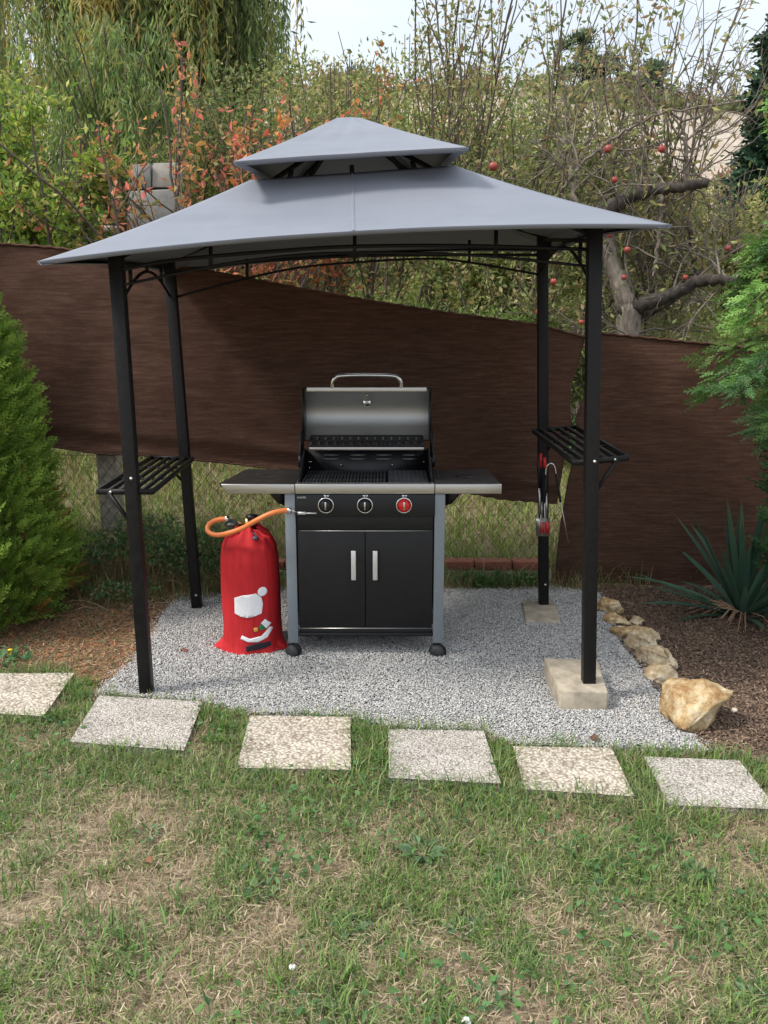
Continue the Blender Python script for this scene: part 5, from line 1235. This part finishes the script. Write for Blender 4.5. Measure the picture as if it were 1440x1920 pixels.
for k in range(22):
    a = rng.uniform(2.2, 5.2); L = rng.uniform(.12, .34); p0 = np.array((.05*math.cos(a), .05*math.sin(a), .05)); p1 = np.array((L*math.cos(a), L*math.sin(a), .012+.02*rng.random())); mb.tube([p0, (p0+p1)/2+np.array((0,0,.03)), p1], [.004,.004,.002], 4, False, col=np.array((.34,.20,.13))*rng.uniform(.6, 1.1))
mb.build('dead_leaves', STONE, o)

# rubble / old concrete ruin and a white pipe
rp = at(285, 400, 7.7); rb = empty('rubble_wall', (rp.x, rp.y, rp.z), 'broken grey concrete blocks showing between the saplings above the net', 'ruined wall')
RUB_ = simple('pale_grey_concrete', (.26,.25,.235), .9, 0, .25, 12, .5)
mb = MB()
def gx_(x, y): q_ = at(x, y, 7.7)-rp; return (q_.x, q_.z)
mb.prism([gx_(*p_) for p_ in [(241,355),(243,308),(281,307),(282,352)]], 0, .18); mb.build('block', RUB_, rb, bevel=.004)
mb = MB(); mb.prism([gx_(*p_) for p_ in [(284,350),(285,305),(330,304),(329,350)]], .02, .22); mb.build('block', simple('cream_concrete', (.38,.35,.31), .9, 0, .2, 15, .4), rb, bevel=.004)
mb = MB(); mb.prism([gx_(*p_) for p_ in [(238,430),(240,358),(330,354),(332,430)]], .0, .25); mb.build('block', RUB_, rb, bevel=.01)
a = at(190, 428, 6.9); b_ = at(226, 431, 6.85); o = empty('white_pipe', a, 'short piece of white plastic pipe lying above the net, left of the roof corner', 'pipe'); mb = MB(); d_ = b_-a; mb.tube([(0,0,0), tuple(d_*.97), tuple(d_)], [.024,.024,.027], 14); mb.build('tube', simple('white_plastic', (.75,.74,.72), .4, 0, .08), o)

# hilltop: scrub, pines
mb = MB(); P = []
def hillz(x, y):
    i = np.clip(np.searchsorted(hx, x)-1, 0, len(hx)-2); j = np.clip(np.searchsorted(hy, y)-1, 0, len(hy)-2)
    fx = (x-hx[i])/(hx[i+1]-hx[i]); fy = (y-hy[j])/(hy[j+1]-hy[j])
    return (Z_[i,j]*(1-fx)+Z_[i+1,j]*fx)*(1-fy)+(Z_[i,j+1]*(1-fx)+Z_[i+1,j+1]*fx)*fy
Xh, Yh = np.meshgrid(hx, hy, indexing='ij'); rid = 13.0-.14*np.clip(Xh-6, 0, 14)-.03*np.clip(Xh-20, 0, 100)-.02*np.abs(Xh+5)+1.4*(fbm(Xh*.12, Yh*.02, 21)-.5)
t = np.clip((Yh-27)/19, 0, 1); t = t*t*(3-2*t); Z_ = 4.2+(rid-4.2)*t+.9*(fbm(Xh*.5, Yh*.35, 31)-.5)*t+np.clip(Yh-50, 0, 200)*.02; Z_ = np.where(Yh < 24, 4.2-(24-Yh)*.5, Z_)
for (ya, yb, nn, pr) in ((42, 56, 520, 1.), (26, 36, 300, .8)):
    for k in range(nn):
        x = rng.uniform(-22, 32); y = rng.uniform(ya, yb)
        if fbm(x*.35, y*.2, 181) < .42: continue
        z = float(hillz(np.array(x), np.array(y))); r_ = rng.uniform(.4, 1.1); m_ = 110
        d = nrm(rng.normal(size=(m_,3)))*r_*rng.random((m_,1))**.5*np.array((1,1,.8)); pl = [(.22,.13,.08),(.28,.18,.11),(.16,.13,.06)] if rng.random() < .65 else [(.12,.15,.06),(.17,.18,.08)]
        leaves4(mb, d+np.array((x, y, z+r_*.4)), rng.normal(size=(m_,3))+np.array((0,0,.8)), .30*np.ones(m_), .10*np.ones(m_), pick(pl, m_, .3))
tag(mb.build('hill_scrub', LEAF), 'brown and green scrub along the ridge and foot of the sandy hill', 'scrub', kind='stuff')
def pine(x, Y, H, W_, lab):
    p = at(x, 611, Y); z = float(hillz(np.array(p.x), np.array(float(Y)))); o = empty('pine_tree', (p.x, Y, z), lab, 'tree', 'trees on the ridge'); tr = MB(); lf = MB(); tr.tube([(0,0,-.3),(.1,0,H*.5),(.0,0,H*.95)], [.14,.10,.03], 6)
    for k in range(15):
        a = rng.random()*6.28; z1 = H*rng.uniform(.35, 1); L = W_*rng.uniform(.3, 1)*(1.15-.5*z1/H); e = np.array((L*math.cos(a), L*math.sin(a), z1+.25)); tr.tube([(0,0,z1-.2), tuple(e)], [.04,.015], 4, False)
        m_ = 230; d = nrm(rng.normal(size=(m_,3)))*rng.random((m_,1))**.5*np.array((.75,.75,.35))*W_*.55; leaves4(lf, d+e, rng.normal(size=(m_,3))+np.array((0,0,.6)), .26*np.ones(m_), .07*np.ones(m_), pick([(.06,.10,.05),(.09,.13,.07),(.05,.08,.045)], m_))
    tr.build('trunk', BARK, o, smooth=True); lf.build('crown', LEAF, o)
pine(1070, 47, 3.2, 1.3, 'left dark pine on the ridge above the sand slope')
pine(1110, 48, 2.6, 1.2, 'pine right beside the left one on the ridge')
pine(1180, 49, 2.8, 1.5, 'wider greenish tree on the ridge behind the tall sparse shoots')
pine(660, 50, 2.0, 1.6, 'small tree on the ridge left of the upright shoots')

# ------------------------------------------------------------------ light, sky
w = bpy.data.worlds.new('World'); bpy.context.scene.world = w; w.use_nodes = True; nt = w.node_tree; nt.nodes.clear()
SEL, SAZ = 50, 254          # sun elevation, compass direction it comes from (0 = +Y, clockwise)
sky = nt.nodes.new('ShaderNodeTexSky'); sky.sky_type = 'NISHITA'; sky.sun_disc = False; sky.sun_elevation = R(SEL); sky.sun_rotation = R(SAZ)
sky.dust_density = 3.5; sky.air_density = 1.2; sky.ozone_density = 1.5
tc = nt.nodes.new('ShaderNodeTexCoord'); mp = nt.nodes.new('ShaderNodeMapping'); mp.inputs['Scale'].default_value = (1,1,3); nt.links.new(tc.outputs['Generated'], mp.inputs[0])
nz = nt.nodes.new('ShaderNodeTexNoise'); nz.inputs['Scale'].default_value = 1.6; nz.inputs['Detail'].default_value = 6; nt.links.new(mp.outputs[0], nz.inputs['Vector'])
rp_ = nt.nodes.new('ShaderNodeValToRGB'); rp_.color_ramp.elements[0].position = .3; rp_.color_ramp.elements[0].color = (.35,.35,.35,1); rp_.color_ramp.elements[1].position = .6; rp_.color_ramp.elements[1].color = (.95,.95,.95,1); nt.links.new(nz.outputs[0], rp_.inputs[0])
mx = nt.nodes.new('ShaderNodeMix'); mx.data_type = 'RGBA'; nt.links.new(rp_.outputs[0], mx.inputs[0]); nt.links.new(sky.outputs[0], mx.inputs[6]); 
sxz = nt.nodes.new('ShaderNodeSeparateXYZ'); nt.links.new(tc.outputs['Generated'], sxz.inputs[0]); zr = nt.nodes.new('ShaderNodeValToRGB'); nt.links.new(sxz.outputs['Z'], zr.inputs[0])
zr.color_ramp.elements[0].position = .30; zr.color_ramp.elements[0].color = (.42,.46,.50,1); zr.color_ramp.elements[1].position = .75; zr.color_ramp.elements[1].color = (.94,.97,1,1)
zm = nt.nodes.new('ShaderNodeVectorMath'); zm.operation = 'SCALE'; zm.inputs['Scale'].default_value = 13.0; nt.links.new(zr.outputs[0], zm.inputs[0]); nt.links.new(zm.outputs[0], mx.inputs[7])
bg = nt.nodes.new('ShaderNodeBackground'); bg.inputs[1].default_value = .11; nt.links.new(mx.outputs[2], bg.inputs[0])
wo = nt.nodes.new('ShaderNodeOutputWorld'); nt.links.new(bg.outputs[0], wo.inputs[0])
sl = bpy.data.lights.new('sun', 'SUN'); sl.energy = 2.3; sl.angle = R(11); sl.color = (1, .95, .87); so = bpy.data.objects.new('sun', sl); C.objects.link(so)
az = R(SAZ); sd = Vector((math.sin(az)*math.cos(R(SEL)), math.cos(az)*math.cos(R(SEL)), math.sin(R(SEL)))); so.rotation_euler = sd.to_track_quat('Z', 'Y').to_euler(); so.location = (0,-5,8)
vs = bpy.context.scene.view_settings; vs.view_transform = 'Standard'; vs.look = 'None'; vs.exposure = 0.68; vs.gamma = 1; vs.use_curve_mapping = False
